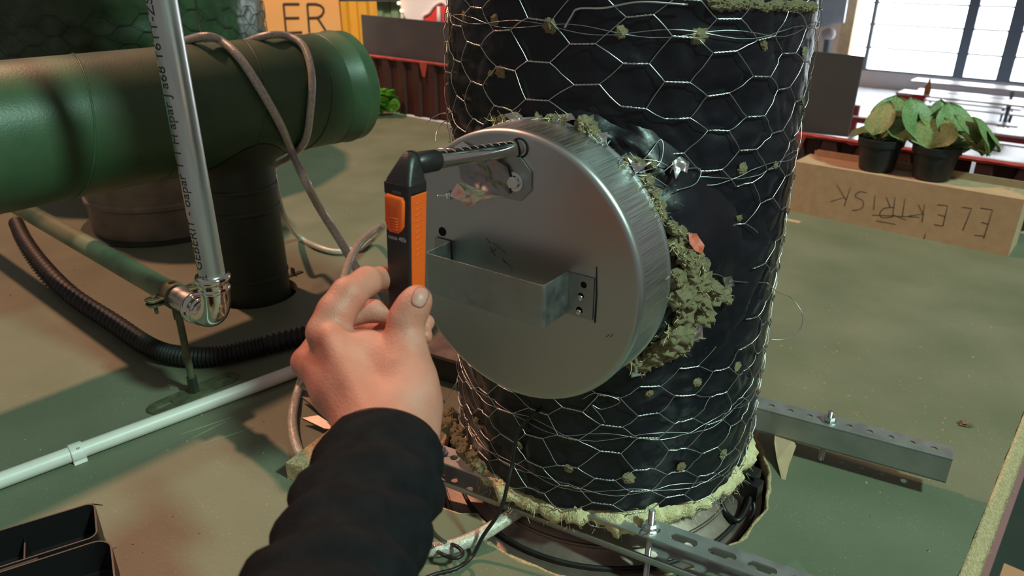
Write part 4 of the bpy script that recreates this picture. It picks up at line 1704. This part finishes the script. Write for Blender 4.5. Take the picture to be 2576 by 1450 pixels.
# ------------------------------------------------------------------ green painted duct with T-branch
gd = thing('green_duct', stub_c, 'thick green-painted round duct with capped end', 'duct')
GZ, GR = .437, .125
gc = Vector((stub_c.x, stub_c.y, GZ))
s_end = .315
mb = MB()
nn_ = 72
Mg = axisframe(E2, gc)
mb.lathe([(GR, -1.6), (GR, -.60), (GR, -.2), (GR, s_end - .075)], Mg, nn_)
mb.build('duct_body', M_duct, gd, True, 50)
mb = MB()
mb.lathe([(GR, s_end - .080), (GR + .0015, s_end - .078), (GR + .0016, s_end - .040), (GR + .0042, s_end - .036), (GR + .0042, s_end - .030), (GR + .0016, s_end - .026), (GR + .0016, s_end - .004), (GR - .002, s_end), (GR - .006, s_end), (GR - .007, s_end - .012), (.0001, s_end - .012)], Mg, nn_)
endc = mb.build('end_cap', M_duct, gd, True, 40)
for ang in (20, 62, 300):
    a = math.radians(ang)
    mb = MB()
    d = (Mg.to_3x3() @ Vector((math.cos(a), math.sin(a), 0)))
    mb.lathe([(.0001, .003), (.003, .002), (.004, 0), (.004, -.002)], axisframe(d, gc + E2 * (s_end - .055) + d * (GR + .0012)), 10)
    mb.build('rivet', M_duct, endc, True)
# spiral lock seam
mb = MB()
pts_ = []
pitch = .165
for k in range(0, 420):
    a = 2 * math.pi * k / 48
    s = -1.25 + pitch * k / 48
    if s > s_end - .085:
        break
    pts_.append(Mg @ Vector(((GR + .0002) * math.cos(-a + 1.0), (GR + .0002) * math.sin(-a + 1.0), s)))
mb.tube(pts_, .0019, 6)
mb.build('spiral_seam', M_duct, gd, True)
# stub with collars
Ms = Matrix.Translation(stub_c)
mb = MB()
mb.lathe([(.078, -.15), (.078, .330)], Ms, 56)
mb.build('stub', M_stub, gd, True, 40)
mb = MB()
mb.lathe([(.0782, .05), (.0800, .0515), (.0800, .0545), (.0782, .056)], Ms, 56)
mb.build('stub_bead', M_stub, gd, True, 50)
mb = MB()
mb.lathe([(.0782, .205), (.0805, .207), (.0805, .214), (.0782, .216)], Ms, 56)
mb.build('stub_bead', M_stub, gd, True, 50)
mb = MB()
mb.lathe([(.0782, .255), (.0805, .257), (.0805, .264), (.0782, .266)], Ms, 56)
mb.build('stub_bead', M_stub, gd, True, 50)
mb = MB()
# saddle: flared collar following the big duct
ra = []
for h in (0, 1, 2):
    ring = []
    for k in range(56):
        a = 2 * math.pi * k / 56
        rr3 = (.0785, .086, .105)[h]
        x, y = rr3 * math.cos(a), rr3 * math.sin(a)
        q = Vector((x, y, 0))
        off = q.dot(E1)
        zz = GZ - math.sqrt(max((GR + .002) ** 2 - off * off, 1e-6)) - (.022, .006, -.0005)[h]
        ring.append(stub_c + Vector((x, y, zz)))
    ra.append(ring)
mb.loft(ra, False)
mb.build('saddle', M_stub, gd, True, 60)
mb = MB()
mb.lathe([(.0001, .0015), (.004, .0015), (.004, 0)], axisframe(Vector((.5, -.7, .2)), stub_c + Vector((.050, -.066, .318))), 10)
mb.build('saddle_screw', M_stub, gd)
# bracket on the board by the stub
mb = MB()
c = onz(738, 692, 0)
mb.box((.05, .014, .003), fr(E2, E1, UP, c + UP * .0015))
mb.box((.003, .014, .018), fr(E2, E1, UP, c + UP * .010))
tag(mb.build('small_bracket', M_stub), 'small dark bracket on the board beside the dark stub', 'bracket')

# ------------------------------------------------------------------ duct group behind, top left
rb = thing('ribbed_duct', Vector((-1.03, 2.10, 0)), 'dusty grey ribbed duct standing behind the green duct', 'duct')
mb = MB()
pr_ = []
for z in (0.0, .06, .085, .09, .10, .105, .175, .18, .19, .195, .27, .275, .285, .29, .40, .45):
    up_ = z in (.09, .10, .18, .19, .275, .285)
    pr_.append((.205 + (.006 if up_ else 0), z))
mb.lathe(pr_, Matrix.Translation((-1.03, 2.10, 0)), 72)
mb.build('ribbed_body', M_rib, rb, True, 50)
mb = MB()
mb.lathe([(.235, 0.0), (.235, .004), (.204, .006)], Matrix.Translation((-1.03, 2.10, 0)), 60)
mb.build('foot_flange', M_stub, rb, True, 40)
IB = Vector((-1.40, 2.75, 0))
ib = thing('wrapped_duct_bend', IB + UP * .30, 'broad foil-wrapped duct behind, sprayed dark green over chicken wire', 'duct')
mb = MB()
rings = []
IR = .50
for i in range(25):
    z = .30 + .34 * i / 24
    ring = []
    for k in range(160):
        a = 2 * math.pi * k / 160
        r = IR + .010 * fbm((math.cos(a) * 3, math.sin(a) * 3, z * 6), 1.6, 4)
        if i == 0:
            r -= .02
        ring.append(IB + Vector((r * math.cos(a), r * math.sin(a), z)))
    rings.append(ring)
rings.insert(0, [IB + (q - IB) * 1.0 + Vector((0, 0, .012)) for q in [IB + Vector((.2 * math.cos(a), .2 * math.sin(a), .29)) for a in [2 * math.pi * k / 160 for k in range(160)]]])
rings.append([IB + Vector((.2 * math.cos(a), .2 * math.sin(a), .66)) for a in [2 * math.pi * k / 160 for k in range(160)]])
mb.loft(rings, True)
mb.build('wrap', M_insgreen, ib, True)
mb = MB()
mesh_wire(mb, .31, .64, IR + .006, .13, .058, .034, lambda p: False, 9, .0011, IB, 1)
mb.build('chicken_wire', M_darkwire, ib, True)
for i, (u, v, s) in enumerate(((295, 4, 12), (330, 6, 14), (365, 4, 13), (345, -4, 15), (60, 12, 7), (225, 20, 6), (20, 90, 4))):
    lump('wool_tuft', atd(u, v, 2.39), (s * .0017, s * .0013, s * .0010), (0, -1, .3), ib, M_woolb, i)
mb = MB()
for i in range(40):
    u, v = R.uniform(0, 420), R.uniform(0, 60)
    p = atd(u, v, 2.36)
    mb.tube([p, p + Vector((R.uniform(-.02, .02), -.004, R.uniform(-.03, .01))), p + Vector((R.uniform(-.03, .03), -.006, R.uniform(-.04, .02)))], .0007, 4, False)
mb.build('loose_wires', M_wire, ib)['kind'] = 'stuff'
# thin cords beside the pipe
hose([atd(488, -20, 1.75), atd(497, 40, 1.74), atd(508, 90, 1.72), atd(512, 120, 1.70)], .0018, 'thin_cord', M_stub, 'thin dark cord hanging behind the bare pipe', 'cord', 6)

# ------------------------------------------------------------------ open black case, bottom left
cs = thing('open_case', onz(120, 1420, 0), 'open black plastic case lying on the board in the corner', 'case')
CX = Vector((0.866, 0.50, 0)).normalized()
CY = Vector((-CX.y, CX.x, 0))            # away from camera


def rrect(w_, d_, r, n=6):
    out = []
    for (cx, cy, a0) in ((w_ / 2 - r, d_ / 2 - r, 0), (-w_ / 2 + r, d_ / 2 - r, 90), (-w_ / 2 + r, -d_ / 2 + r, 180), (w_ / 2 - r, -d_ / 2 + r, 270)):
        for k in range(n + 1):
            a = math.radians(a0 + 90 * k / n)
            out.append((cx + r * math.cos(a), cy + r * math.sin(a)))
    return out


def tray(name, c, w_, d_, h, r, ztilt=0.0):
    Mt = fr(CX, CY, UP, c) @ Matrix.Rotation(ztilt, 4, 'X')
    rg = []
    for (ins, z) in ((.004, 0), (0, .006), (0, h), (.0022, h), (.0024, .0045), (.006, .003)):
        rg.append([Mt @ Vector((x, y, z)) for x, y in rrect(w_ - 2 * ins, d_ - 2 * ins, max(r - ins, .002))])
    mb = MB()
    mb.loft(rg, True)
    return mb.build(name, M_black, cs, True, 35), Mt


corner = onz(262, 1362, .050)
wB, dB = .26, .16
cB = Vector((corner.x, corner.y, 0)) - CX * (wB / 2 - .008) - CY * (dB / 2 - .006)
_, MtB = tray('bottom_half', cB, wB, dB, .050, .022)
lc = onz(232, 1272, .050)
dL = .075
cL = cB + CY * (dB / 2 + .006 + dL / 2 + .004)
cL = Vector((lc.x, lc.y, 0)) - CX * (wB / 2 - .004) - CY * (dL / 2 - .004)
_, MtL = tray('lid', cL, wB, dL, .052, .012)
for k, (x0, x1) in enumerate(((-.10, -.03), (-.012, .05), (-.028, -.014))):
    mb = MB()
    hp = (cB + cL) / 2
    yb = cB + CY * (dB / 2 + .003) + UP * .046
    mb.tube([yb + CX * x0, yb + CX * x1], .0042, 12)
    mb.build('hinge', M_dark, cs, True, 40)
for (x, y0, y1, M_) in ((.020, -.06, .072, MtB), (.045, -.03, .034, MtL)):
    mb = MB()
    mb.box((.0018, y1 - y0, .030), M_, (x, (y0 + y1) / 2, .018))
    mb.build('divider', M_black, cs)
mb = MB()
mb.box((.10, .0018, .028), MtB, (.072, .012, .017))
mb.build('divider', M_black, cs)
mb = MB()
p = lc + UP * .002
mb.tube([p, p + CX * .012 - CY * .004 - UP * .004], [.001, .0006], 5)
mb.build('burr', M_black, cs)

# ------------------------------------------------------------------ cardboard box with writing, pots with plants
BB = 2.217
bl, br_ = onplane(1980, 530, ab(0, BB), E2), onplane(2536, 645, ab(0, BB), E2)
tl, tr = onplane(1998, 400, ab(0, BB), E2), onplane(2566, 508, ab(0, BB), E2)
a0, a1 = bl.dot(E1), br_.dot(E1)
hz = (tl.z + tr.z) / 2
cb = thing('cardboard_box', ab((a0 + a1) / 2, BB + .06, 0), 'long low cardboard box with upside-down handwriting on its front', 'box')


def boxab(a0, a1, b0, b1, z0, z1, mb=None):
    mb = mb or MB()
    return mb.box((abs(a1 - a0), abs(b1 - b0), z1 - z0), fr(E1, E2, UP, ab((a0 + a1) / 2, (b0 + b1) / 2, (z0 + z1) / 2)))


boxab(a0, a1, BB, BB + .004, 0, hz).build('front_panel', M_card, cb)
boxab(a0 + .012, a1, BB + .125, BB + .129, 0, hz + .012).build('back_panel', M_card, cb)
boxab(a0, a0 + .004, BB + .004, BB + .125, 0, hz).build('side_panel', M_card, cb)
boxab(a1 - .004, a1, BB + .004, BB + .125, 0, hz).build('side_panel', M_card, cb)
boxab(a0 + .004, a1 - .004, BB + .004, BB + .125, hz - .004, hz).build('top_panel', M_card, cb)
boxab(a0 + .025, a1, BB + .108, BB + .112, hz, hz + .020).build('tuck_flap', M_card, cb)
strokes = [[(580, 1035), (545, 1140)], [(505, 1020), (555, 1105)], [(550, 1090), (470, 1115)],
           [(668, 1065), (630, 1060), (606, 1085), (650, 1112), (640, 1152), (590, 1165)], [(717, 1080), (708, 1160)],
           [(828, 1088), (812, 1200)], [(812, 1200), (755, 1203), (742, 1180), (765, 1152), (818, 1146)], [(800, 1148), (778, 1090)],
           [(882, 1098), (866, 1200)], [(815, 1188), (888, 1216)], [(990, 1130), (975, 1228)], [(955, 1130), (985, 1190)], [(985, 1182), (900, 1195)],
           [(1118, 1138), (1090, 1250)], [(1118, 1138), (1060, 1132)], [(1102, 1196), (1062, 1186)], [(1090, 1250), (1042, 1242)],
           [(1195, 1145), (1250, 1152)], [(1250, 1152), (1200, 1275)], [(1366, 1160), (1316, 1318)], [(1366, 1160), (1298, 1150)], [(1342, 1240), (1302, 1228)], [(1322, 1306), (1265, 1300)],
           [(722, 1220), (830, 1240)], [(700, 1188), (850, 1195), (960, 1200)], [(995, 1290), (985, 1325)]]
for s in strokes:
    pts_ = [onplane(1876 + x / 2.197, y / 2.197, ab(0, BB + .0012), E2) for x, y in s]
    mb = MB()
    mb.tube(pts_ if len(pts_) < 3 else catmull(pts_, 4), .0019, 5)
    mb.build('pen_stroke', M_ink, cb, True)
mb = MB()
c = onz(1993, 556, .001)
mb.box((.085, .022, .0016), fr(E1, E2, UP, c - E1 * .02))
tag(mb.build('cardboard_scrap', M_card), 'flat orange-brown scrap on the board at the left end of the cardboard box', 'scrap')


def leaf_mesh(seed, w_=1.0, l_=1.0, curl=.25):
    rr = random.Random(seed)
    mb = MB()
    rows = []
    n = 9
    for i in range(n):
        f = i / (n - 1)
        hw = .5 * w_ * math.sin(math.pi * min(max(f, .0), 1.0) ** .75) ** .62 + .004
        row = []
        for j in range(7):
            g = (j / 6 - .5) * 2
            x = g * hw
            z = curl * (-(f - .35) ** 2 * 1.1 + .35 * g * g * hw) + .03 * math.sin(j * 2.1 + i)
            row.append(Vector((x, f * l_, z)))
        rows.append(row)
    mb.loft(rows + [[p - UP * .012 for p in r] for r in rows[::-1]] + [rows[0]], False, False)
    me = bpy.data.meshes.new('leaf')
    me.from_pydata([tuple(p) for p in mb.v], [], mb.f)
    me.polygons.foreach_set('use_smooth', [True] * len(me.polygons))
    return me


LM = [leaf_mesh(1, 1.15, 1.0), leaf_mesh(2, 1.0, 1.0, .4), leaf_mesh(3, .8, 1.1, .15)]
LMB = [m.copy() for m in LM]
for m in LM:
    m.materials.append(M_leaf)
for m in LMB:
    m.materials.append(M_leafb)


def leaf(p, yaw, pitch, size, parent, bright, k):
    o = bpy.data.objects.new('leaf', (LMB if bright else LM)[k % 3])
    COL.objects.link(o)
    place(o, p, parent)
    o.rotation_euler = (pitch, 0, yaw)
    o.scale = (size, size, size)
    return o


def potted(u, v, leaves, label):
    base_p = onplane(u, v, ab(0, BB + .010), E2)
    c = Vector((base_p.x, base_p.y, hz + .001)) + E2 * .052
    root = thing('potted_plant', c, label, 'plant', 'plants on the cardboard box')
    Mp = Matrix.Translation(c)
    mb = MB()
    mb.lathe([(.0001, 0), (.045, 0), (.047, .004), (.056, .072), (.061, .073), (.063, .092), (.060, .093), (.057, .080), (.0001, .080)], Mp, 36)
    mb.build('pot', M_pot, root, True, 40)
    mb = MB()
    mb.lathe([(.0001, .084), (.03, .086), (.0575, .081)], Mp, 24)
    mb.build('soil', M_soil, root, True)
    for i, (lu, lv, s, tilt, yw) in enumerate(leaves):
        tip = onplane(lu, lv, c + E2 * R.uniform(-.03, .05), E2)
        stem0 = c + Vector((R.uniform(-.02, .02), R.uniform(-.02, .02), .08))
        yw -= math.pi
        s *= 1.3
        tilt = min(tilt + .25, 1.35)
        basep = tip - Vector((-math.sin(yw), math.cos(yw), 0)) * s * .5 * math.cos(tilt) - UP * s * .5 * math.sin(tilt)
        mb = MB()
        mb.tube(catmull([stem0, (stem0 + basep) / 2 + UP * .015, basep], 5), .0022, 6)
        mb.build('stem', M_leaf, root, True)
        leaf(basep, yw, tilt, s, root, False, i)
    return root


potted(2190, 428, [(2250, 285, .085, .9, 2.8), (2305, 290, .080, 1.0, 3.4), (2215, 300, .075, .8, 2.2), (2335, 300, .07, .7, 3.9), (2270, 320, .07, .5, 3.0), (2190, 330, .05, .4, 1.9), (2240, 330, .06, .6, 2.5), (2310, 330, .07, .5, 3.6), (2165, 328, .045, .3, 1.7)],
       'black pot with round-leaved plant nearer the wrapped duct')
potted(2330, 450, [(2400, 305, .085, .9, 3.4), (2440, 320, .075, .6, 3.8), (2360, 300, .07, 1.1, 2.9), (2350, 330, .08, .7, 2.5), (2480, 340, .085, .9, 4.0), (2415, 345, .075, .5, 3.2), (2330, 345, .06, .4, 2.2), (2450, 355, .07, .5, 3.9), (2375, 355, .07, .4, 2.8), (2500, 350, .06, .7, 4.2)],
       'black pot with spreading round-leaved plant at the middle of the cardboard box')

# little green plants beside the fence
def sprig(u, v, z, n, spread, size, label):
    c = onz(u, v, z)
    root = thing('small_plant', c, label, 'plant', 'small bright plants')
    for i in range(n):
        p = c + Vector((R.uniform(-spread, spread), R.uniform(-spread * .5, spread * .5), R.uniform(.01, spread * 1.6)))
        leaf(p, R.uniform(2.2, 4.1), R.uniform(.2, 1.2), size * R.uniform(.7, 1.2), root, True, i)
    mb = MB()
    mb.tube([c, c + UP * spread * 1.3], .004, 6)
    mb.build('stem', M_leafb, root, True)


sprig(962, 290, .0, 46, .062, .075, 'bright green leafy plant at the foot of the maroon fence')
sprig(812, 250, .12, 9, .06, .085, 'green leaves showing above the end of the green duct')
sprig(895, 215, .10, 6, .05, .06, 'few yellowish leaves at the corner of the maroon fence')

# ------------------------------------------------------------------ fence, panels
FB = 2.47
fz = .265
FZR = .185
fence = thing('corrugated_fence', ab(-1.5, FB, 0), 'low maroon corrugated sheet fence along the far platform edge', 'fence')


def corrugated(a0, a1, b, z0, z1, m, name, parent, pitch=.11, dep=.016):
    prof_ = []
    a = a0
    k = 0
    while a < a1:
        prof_ += [(a, 0), (a + pitch * .38, 0), (a + pitch * .5, dep), (a + pitch * .88, dep)]
        a += pitch
    mb = MB()
    mb.ribbon([ab(x, b + y, z0) for x, y in prof_], UP * (z1 - z0), .0015)
    return mb.build(name, m, parent)


for k in range(8):
    corrugated(-4.2 + k * .55, -4.2 + (k + 1) * .55 - .005, FB, 0, fz if k < 4 else FZR, M_maroon, 'sheet', fence)
# ragged red edge
mb = MB()
rows = []
n = 240
for k in range(n + 1):
    a = -4.2 + 4.35 * k / n
    drip = .006 + .008 * abs(fbm((a * 9, 0, 0), 2.0, 3)) + (.06 if noise.noise(Vector((a * 11, 3, 0))) > .55 else 0)
    zt = fz if a < -2.0 else FZR
    rows.append([ab(a, FB - .004, zt - drip), ab(a, FB - .006, zt + .004 * fbm((a * 30, 1, 0), 1, 2)), ab(a, FB + .022, zt + .002), ab(a, FB + .022, zt - .006)])
mb.loft(rows, True)
mb.build('red_edge', M_red, fence)['label'] = 'ragged bright red top edge'


def panel(pts_, label, m=M_panel, b=FB + .05, th=.012, name='slate_panel'):
    q = [onplane(u, v, ab(0, b), E2) for u, v in pts_]
    mb = MB()
    mb.loft([q, [p + E2 * th for p in q]], True)
    return tag(mb.build(name, m), label, 'panel', 'dark panels behind the fence')


panel([(908, 37), (1175, 62), (1165, 215), (918, 180)], 'dark brown-grey panel standing behind the fence left of the wrapped duct')
panel([(2020, 127), (2172, 143), (2132, 345), (2000, 330)], 'dark slate panel standing behind the fence right of the wrapped duct')

# ------------------------------------------------------------------ hall beyond
HF = -2.5
mb = MB()
mb.box((1, 1, 1), fr(E1 * 44, E2 * 21, UP * .05, ab(0, 13.2, HF - .025)))
struct(mb.build('floor', M_hallfloor), 'pale hall floor far below the platform')
# yellow and mint containers, left
yc = thing('yellow_container', Vector((-1.9, 6.1, HF)), 'yellow corrugated container with orange sign', 'container')


def corr_y(x0, x1, y, z0, z1, m, name, parent, pitch, dep):
    prof_ = []
    x = x0
    while x < x1:
        prof_ += [(x, 0), (x + pitch * .38, 0), (x + pitch * .5, dep), (x + pitch * .88, dep)]
        x += pitch
    mb = MB()
    mb.ribbon([Vector((px, y + py, z0)) for px, py in prof_], UP * (z1 - z0), .004)
    return mb.build(name, m, parent)


def ony(u, v, y):
    r = ray(u, v)
    return EYE + r * (y / r.y)


xa, xb = ony(500, 60, 6.0).x, ony(934, 60, 6.0).x
ztop = ony(880, 4, 6.0).z
corr_y(xa, xb - .02, 6.0, HF, ztop, M_yellow, 'corrugated_side', yc, .155, .03)
sx0, sx1 = ony(560, 60, 5.94).x, ony(857, 60, 5.94).x
sz0 = ony(800, 205, 5.94).z
mb = MB()
mb.box((sx1 - sx0, .02, .85), None, ((sx0 + sx1) / 2, 5.95, sz0 + .425))
mb.build('sign_board', M_signor, yc)


def sgn(u, v):
    return ony(u, v, 5.936)


def stroke(pts_, wpx, parent, name='letter', m=M_signtxt, y=5.936):
    q = [ony(u, v, y) for u, v in pts_]
    mb = MB()
    mb.tube(q, wpx / F_PX * 5.6 / 2, 6)
    return mb.build(name, m, parent)


z680 = lambda x, y: (680 + x / 4.532, y / 4.532)
for s in ([z680(150, 45), z680(330, 45)], [z680(170, 205), z680(330, 203)], [z680(180, 375), z680(362, 366)], [z680(150, 45), z680(180, 375)]):
    stroke(s, 5.5, yc)
Rarc = [z680(420, 45), z680(520, 45), z680(575, 62), z680(605, 95), z680(608, 135), z680(585, 175), z680(545, 200), z680(430, 205)]
stroke([z680(420, 45), z680(445, 370)], 5.5, yc)
stroke(Rarc, 5.5, yc)
stroke([z680(540, 205), z680(650, 375)], 5.5, yc)
mc = thing('mint_container', Vector((ony(970, 30, 6.3).x, 6.3, HF)), 'mint-green corrugated container behind the dark panel', 'container')
corr_y(xb, ony(1020, 30, 6.3).x, 6.25, HF, ony(980, 4, 6.25).z, M_mint, 'corrugated_side', mc, .125, .025)
mb = MB()
mb.box((ony(1015, 3, 6.1).x - ony(850, 3, 6.1).x, .2, .6), None, ((ony(1015, 3, 6.1).x + ony(850, 3, 6.1).x) / 2, 6.25, ztop + .30))
mb.build('dark_header', M_dark, mc)
pk = thing('pink_sign', Vector((ony(1090, 40, 5.6).x, 5.6, HF)), 'pale pink sign with red scalloped ornament', 'sign')
px0, px1 = ony(1008, 30, 5.6).x, ony(1300, 30, 5.6).x
mb = MB()
mb.box((px1 - px0, .03, 2.9), None, ((px0 + px1) / 2, 5.615, HF + 1.45 + .25))
mb.build('sign_board', M_pink, pk)
orn = [(1062, 60), (1064, 40), (1078, 32), (1088, 18), (1100, 8), (1112, 5), (1122, 12), (1130, 22), (1138, 12), (1150, 4), (1175, 0), (1200, 20), (1200, 60)]
q = [ony(u, v, 5.590) for u, v in orn]
mb = MB()
mb.loft([q, [p + Vector((0, .012, 0)) for p in q]], True)
o = mb.build('scalloped_ornament', M_signred, pk)
mb = MB()
mb.tube(catmull([p - Vector((0, .006, 0)) for p in q[:10]], 4), .012, 6)
mb.build('ornament_outline', M_pink, o, True)
for x in (1103, 1128):
    mb = MB()
    mb.tube([ony(x, 16, 5.58), ony(x + 2, 62, 5.58)], [.012, .020], 6)
    mb.build('ornament_stripe', M_pink, o, True)
for i, (u, v) in enumerate(((1003, 8), (1010, 27))):
    mb = MB()
    mb.lathe([(.0001, -.012), (.010, -.007), (.012, 0), (.010, .007), (.0001, .012)], Matrix.Translation(ony(u, v, 5.55)), 12)
    mb.tube([ony(u, v, 5.55), ony(u + 3, v + 2, 5.60)], .004, 5)
    tag(mb.build('tiny_lamp', M_bulb, None, True), ('upper' if i == 0 else 'lower') + ' tiny warm lamp beside the pink sign', 'lamp', 'tiny lamps by the pink sign')

# window wall of the hall
WB_ = ab(0, 21.9)


def hw(u, v, off=0.0):
    return onplane(u, v, WB_ - E2 * off, E2)


def quad(pts_, m, name, parent, th=.05, off=0.0):
    q = [hw(u, v, off) for u, v in pts_]
    mb = MB()
    mb.loft([q, [p + E2 * th for p in q]], True)
    return mb.build(name, m, parent)


aL, aR = hw(2135, 100).dot(E1), hw(2900, 100).dot(E1)
win = struct(bpy.data.objects.new('window_1', None), 'tall daylight window wall of the hall')
COL.objects.link(win)
win.location = ab((aL + aR) / 2, 21.9, HF)
zrow = [hw(2300, v).z for v in (184, 126, 65.5, 9, -46, -100)]
cols = [hw(2142, 66).dot(E1), hw(2197, 66).dot(E1), hw(2441, 66).dot(E1), hw(2560, 66).dot(E1), hw(2690, 66).dot(E1), hw(2830, 66).dot(E1)]
for i in range(len(cols) - 1):
    for j in range(len(zrow) - 1):
        mb = MB()
        mb.box((cols[i + 1] - cols[i] - .02, .03, zrow[j + 1] - zrow[j] - .02), fr(E1, E2, UP, ab((cols[i] + cols[i + 1]) / 2, 21.9, (zrow[j] + zrow[j + 1]) / 2)))
        mb.build('pane', M_pane, win)
for i, a in enumerate(cols):
    wd = (.10, .10, .24, .30, .24, .24)[i]
    mb = MB()
    mb.box((wd, .16, zrow[-1] - zrow[0]), fr(E1, E2, UP, ab(a, 21.85, (zrow[0] + zrow[-1]) / 2)))
    mb.build('mullion', M_mull, win)
for z in zrow:
    mb = MB()
    mb.box((cols[-1] - cols[0], .10, .045), fr(E1, E2, UP, ab((cols[0] + cols[-1]) / 2, 21.85, z)))
    mb.build('glazing_bar', M_mull, win)
mb = MB()
mb.box((30, .3, zrow[0] - HF), fr(E1, E2, UP, ab(cols[0] + 14.2, 22.0, (zrow[0] + HF) / 2)))
struct(mb.build('wall_far', M_plinth), 'grey plinth under the hall window')
mb = MB()
mb.box((26, .3, 7), fr(E1, E2, UP, ab(cols[0] - 13.2, 22.0, HF + 3.5)))
struct(mb.build('wall_left', M_hallwall), 'pale hall wall left of the window')
q0 = hw(2100, 110, 3.0)
mb = MB()
mb.box((1, 1, 1), fr(E1 * .30, E2 * .2, UP * 4.5, ab(hw(2128, 100, 1.0).dot(E1), 20.9, HF + 2.25)))
struct(mb.build('trim_1', M_timber), 'pale timber post beside the hall window')
mb = MB()
bq = [hw(u, v, 2.0) for u, v in ((2050, -40), (2138, -40), (2122, 58), (2050, 70))]
mb.loft([bq, [p + E2 * .06 for p in bq]], True)
tag(mb.build('blue_display', M_blueglass), 'pale blue glazed panel high beside the hall window', 'panel')
lm = thing('wall_lantern', hw(2085, 120, 2.2), 'dark round lantern on a post left of the hall window', 'lantern')
mb = MB()
mb.lathe([(.0001, .16), (.14, .10), (.17, 0), (.14, -.10), (.0001, -.16)], Matrix.Translation(hw(2084, 86, 2.2)), 16)
mb.build('globe', M_plinth, lm, True)
mb = MB()
mb.tube([hw(2083, 96, 2.2), hw(2078, 135, 2.2)], .09, 8)
mb.build('post', M_mull, lm)


# picnic tables in the hall
def picnic(u, v, label, extra=0.0, L=2.2):
    c = onz(u, v, HF + .76)
    root = thing('beer_table', Vector((c.x, c.y, HF)), label, 'table', 'tables with benches in the hall')
    Mt_ = fr(E1, E2, UP, Vector((c.x, c.y, HF)))
    mb = MB()
    mb.box((L, .55, .035), Mt_, (0, 0, .745))
    mb.build('table_top', M_tabletop, root)
    for sx in (-.8, .8):
        for sy in (-.2, .2):
            mb = MB()
            mb.tube([Mt_ @ Vector((sx, sy, 0)), Mt_ @ Vector((sx, -sy * .9, .73))], .022, 6)
            mb.build('leg', M_mull, root)
    for sy in (-.62, .62):
        b = thing('beer_bench', Mt_ @ Vector((0, sy, 0)), ('near' if sy < 0 else 'far') + ' pale bench of the ' + label.split(' beer')[0] + ' hall table', 'bench', 'benches in the hall')
        mb = MB()
        mb.box((L, .26, .03), Mt_, (0, sy, .455))
        mb.build('seat', M_tabletop, b)
        for sx in (-.8, .8):
            mb = MB()
            mb.tube([Mt_ @ Vector((sx, sy - .1, 0)), Mt_ @ Vector((sx, sy + .08, .44))], .02, 6)
            mb.build('leg', M_mull, b)
            mb = MB()
            mb.tube([Mt_ @ Vector((sx, sy + .1, 0)), Mt_ @ Vector((sx, sy - .08, .44))], .02, 6)
            mb.build('leg', M_mull, b)
    return Mt_


m1 = picnic(2440, 212, 'farthest beer table under the hall window with pale top')
m2 = picnic(2420, 245, 'middle beer table in the hall with red cover and bottle')
m3 = picnic(2530, 330, 'nearest beer table in the hall right of the plants', L=2.0)
mb = MB()
q = [onz(2305, 235, HF + .775), onz(2350, 241, HF + .775), onz(2332, 255, HF + .50), onz(2316, 252, HF + .50)]
q = [m2 @ Vector((-1.13, -.25, .77)), m2 @ Vector((-.55, -.29, .77)), m2 @ Vector((-.70, -.31, .42)), m2 @ Vector((-1.0, -.31, .45))]
mb.loft([q, [p + E2 * .02 for p in q]], True)
tag(mb.build('red_cover', M_redcover), 'red cloth hanging off the middle hall table', 'cloth')
for i, (u, v, mm) in enumerate(((-.62, 0.0, m2), (.3, .05, m3))):
    mb = MB()
    mb.lathe([(.0001, 0), (.06, 0), (.06, .16), (.025, .22), (.025, .28), (.0001, .28)], mm @ Matrix.Translation((u, v, .763)), 12)
    tag(mb.build('amber_bottle', M_amber, None, True), 'amber bottle on the ' + ('middle' if i == 0 else 'nearest') + ' hall table', 'bottle', 'amber bottles')
mb = MB()
mb.box((9, .12, .10), fr(E1, E2, UP, onz(2150, 300, HF + .55) + E1 * .0))
mb.box((.1, .1, .55), fr(E1, E2, UP, onz(2150, 300, HF + .275)))
tag(mb.build('red_rail', M_red), 'red rail low in the hall right of the slate panel', 'rail')

# ------------------------------------------------------------------ crumbs and chips on the board
mb = MB()
for i in range(420):
    u, v = R.uniform(0, 2560), R.uniform(330, 1445)
    if R.random() < .45:
        u, v = R.uniform(1950, 2500), R.uniform(860, 1240)
    p = onz(u, v, 0)
    a, b = p.dot(E1), p.dot(E2)
    if a > EDGE_A - .02 or b > FAR_B - .05 or (p - AX).length < .33 or (p - stub_c).length < .1:
        continue
    s = R.uniform(.0007, .0022)
    e = Matrix.Translation(p + UP * s * .4) @ Matrix.Rotation(R.uniform(0, 3), 4, 'Z')
    mb.add([(s * 1.4, 0, -s * .4), (0, s, -s * .4), (-s, -s * .4, -s * .4), (0, 0, s * .7)], [(0, 1, 2), (0, 1, 3), (1, 2, 3), (2, 0, 3)], e)
o = mb.build('wood_crumbs', M_chip)
tag(o, 'scattered pale wood crumbs on the green board', 'crumbs', None, 'stuff')
o = lump('chip', onz(2430, 1066, .003), (.009, .007, .004), (0, 0, 1), None, M_chip, 2)
tag(o, 'large tan wood chip on the board near its right edge', 'wood chip')
# scratches in the paint near the conduit
mb = MB()
for (a_, b_) in (((455, 1093), (600, 1045)), ((490, 1125), (640, 1075)), ((480, 1105), (570, 1060))):
    p, q = onz(*a_, .0002), onz(*b_, .0002)
    mb.tube([p, (p + q) / 2, q], [.0003, .0009, .0005], 4)
mb.build('paint_scratches', mat('scratched_paint', (.36, .40, .24), None, rough=.7), board)
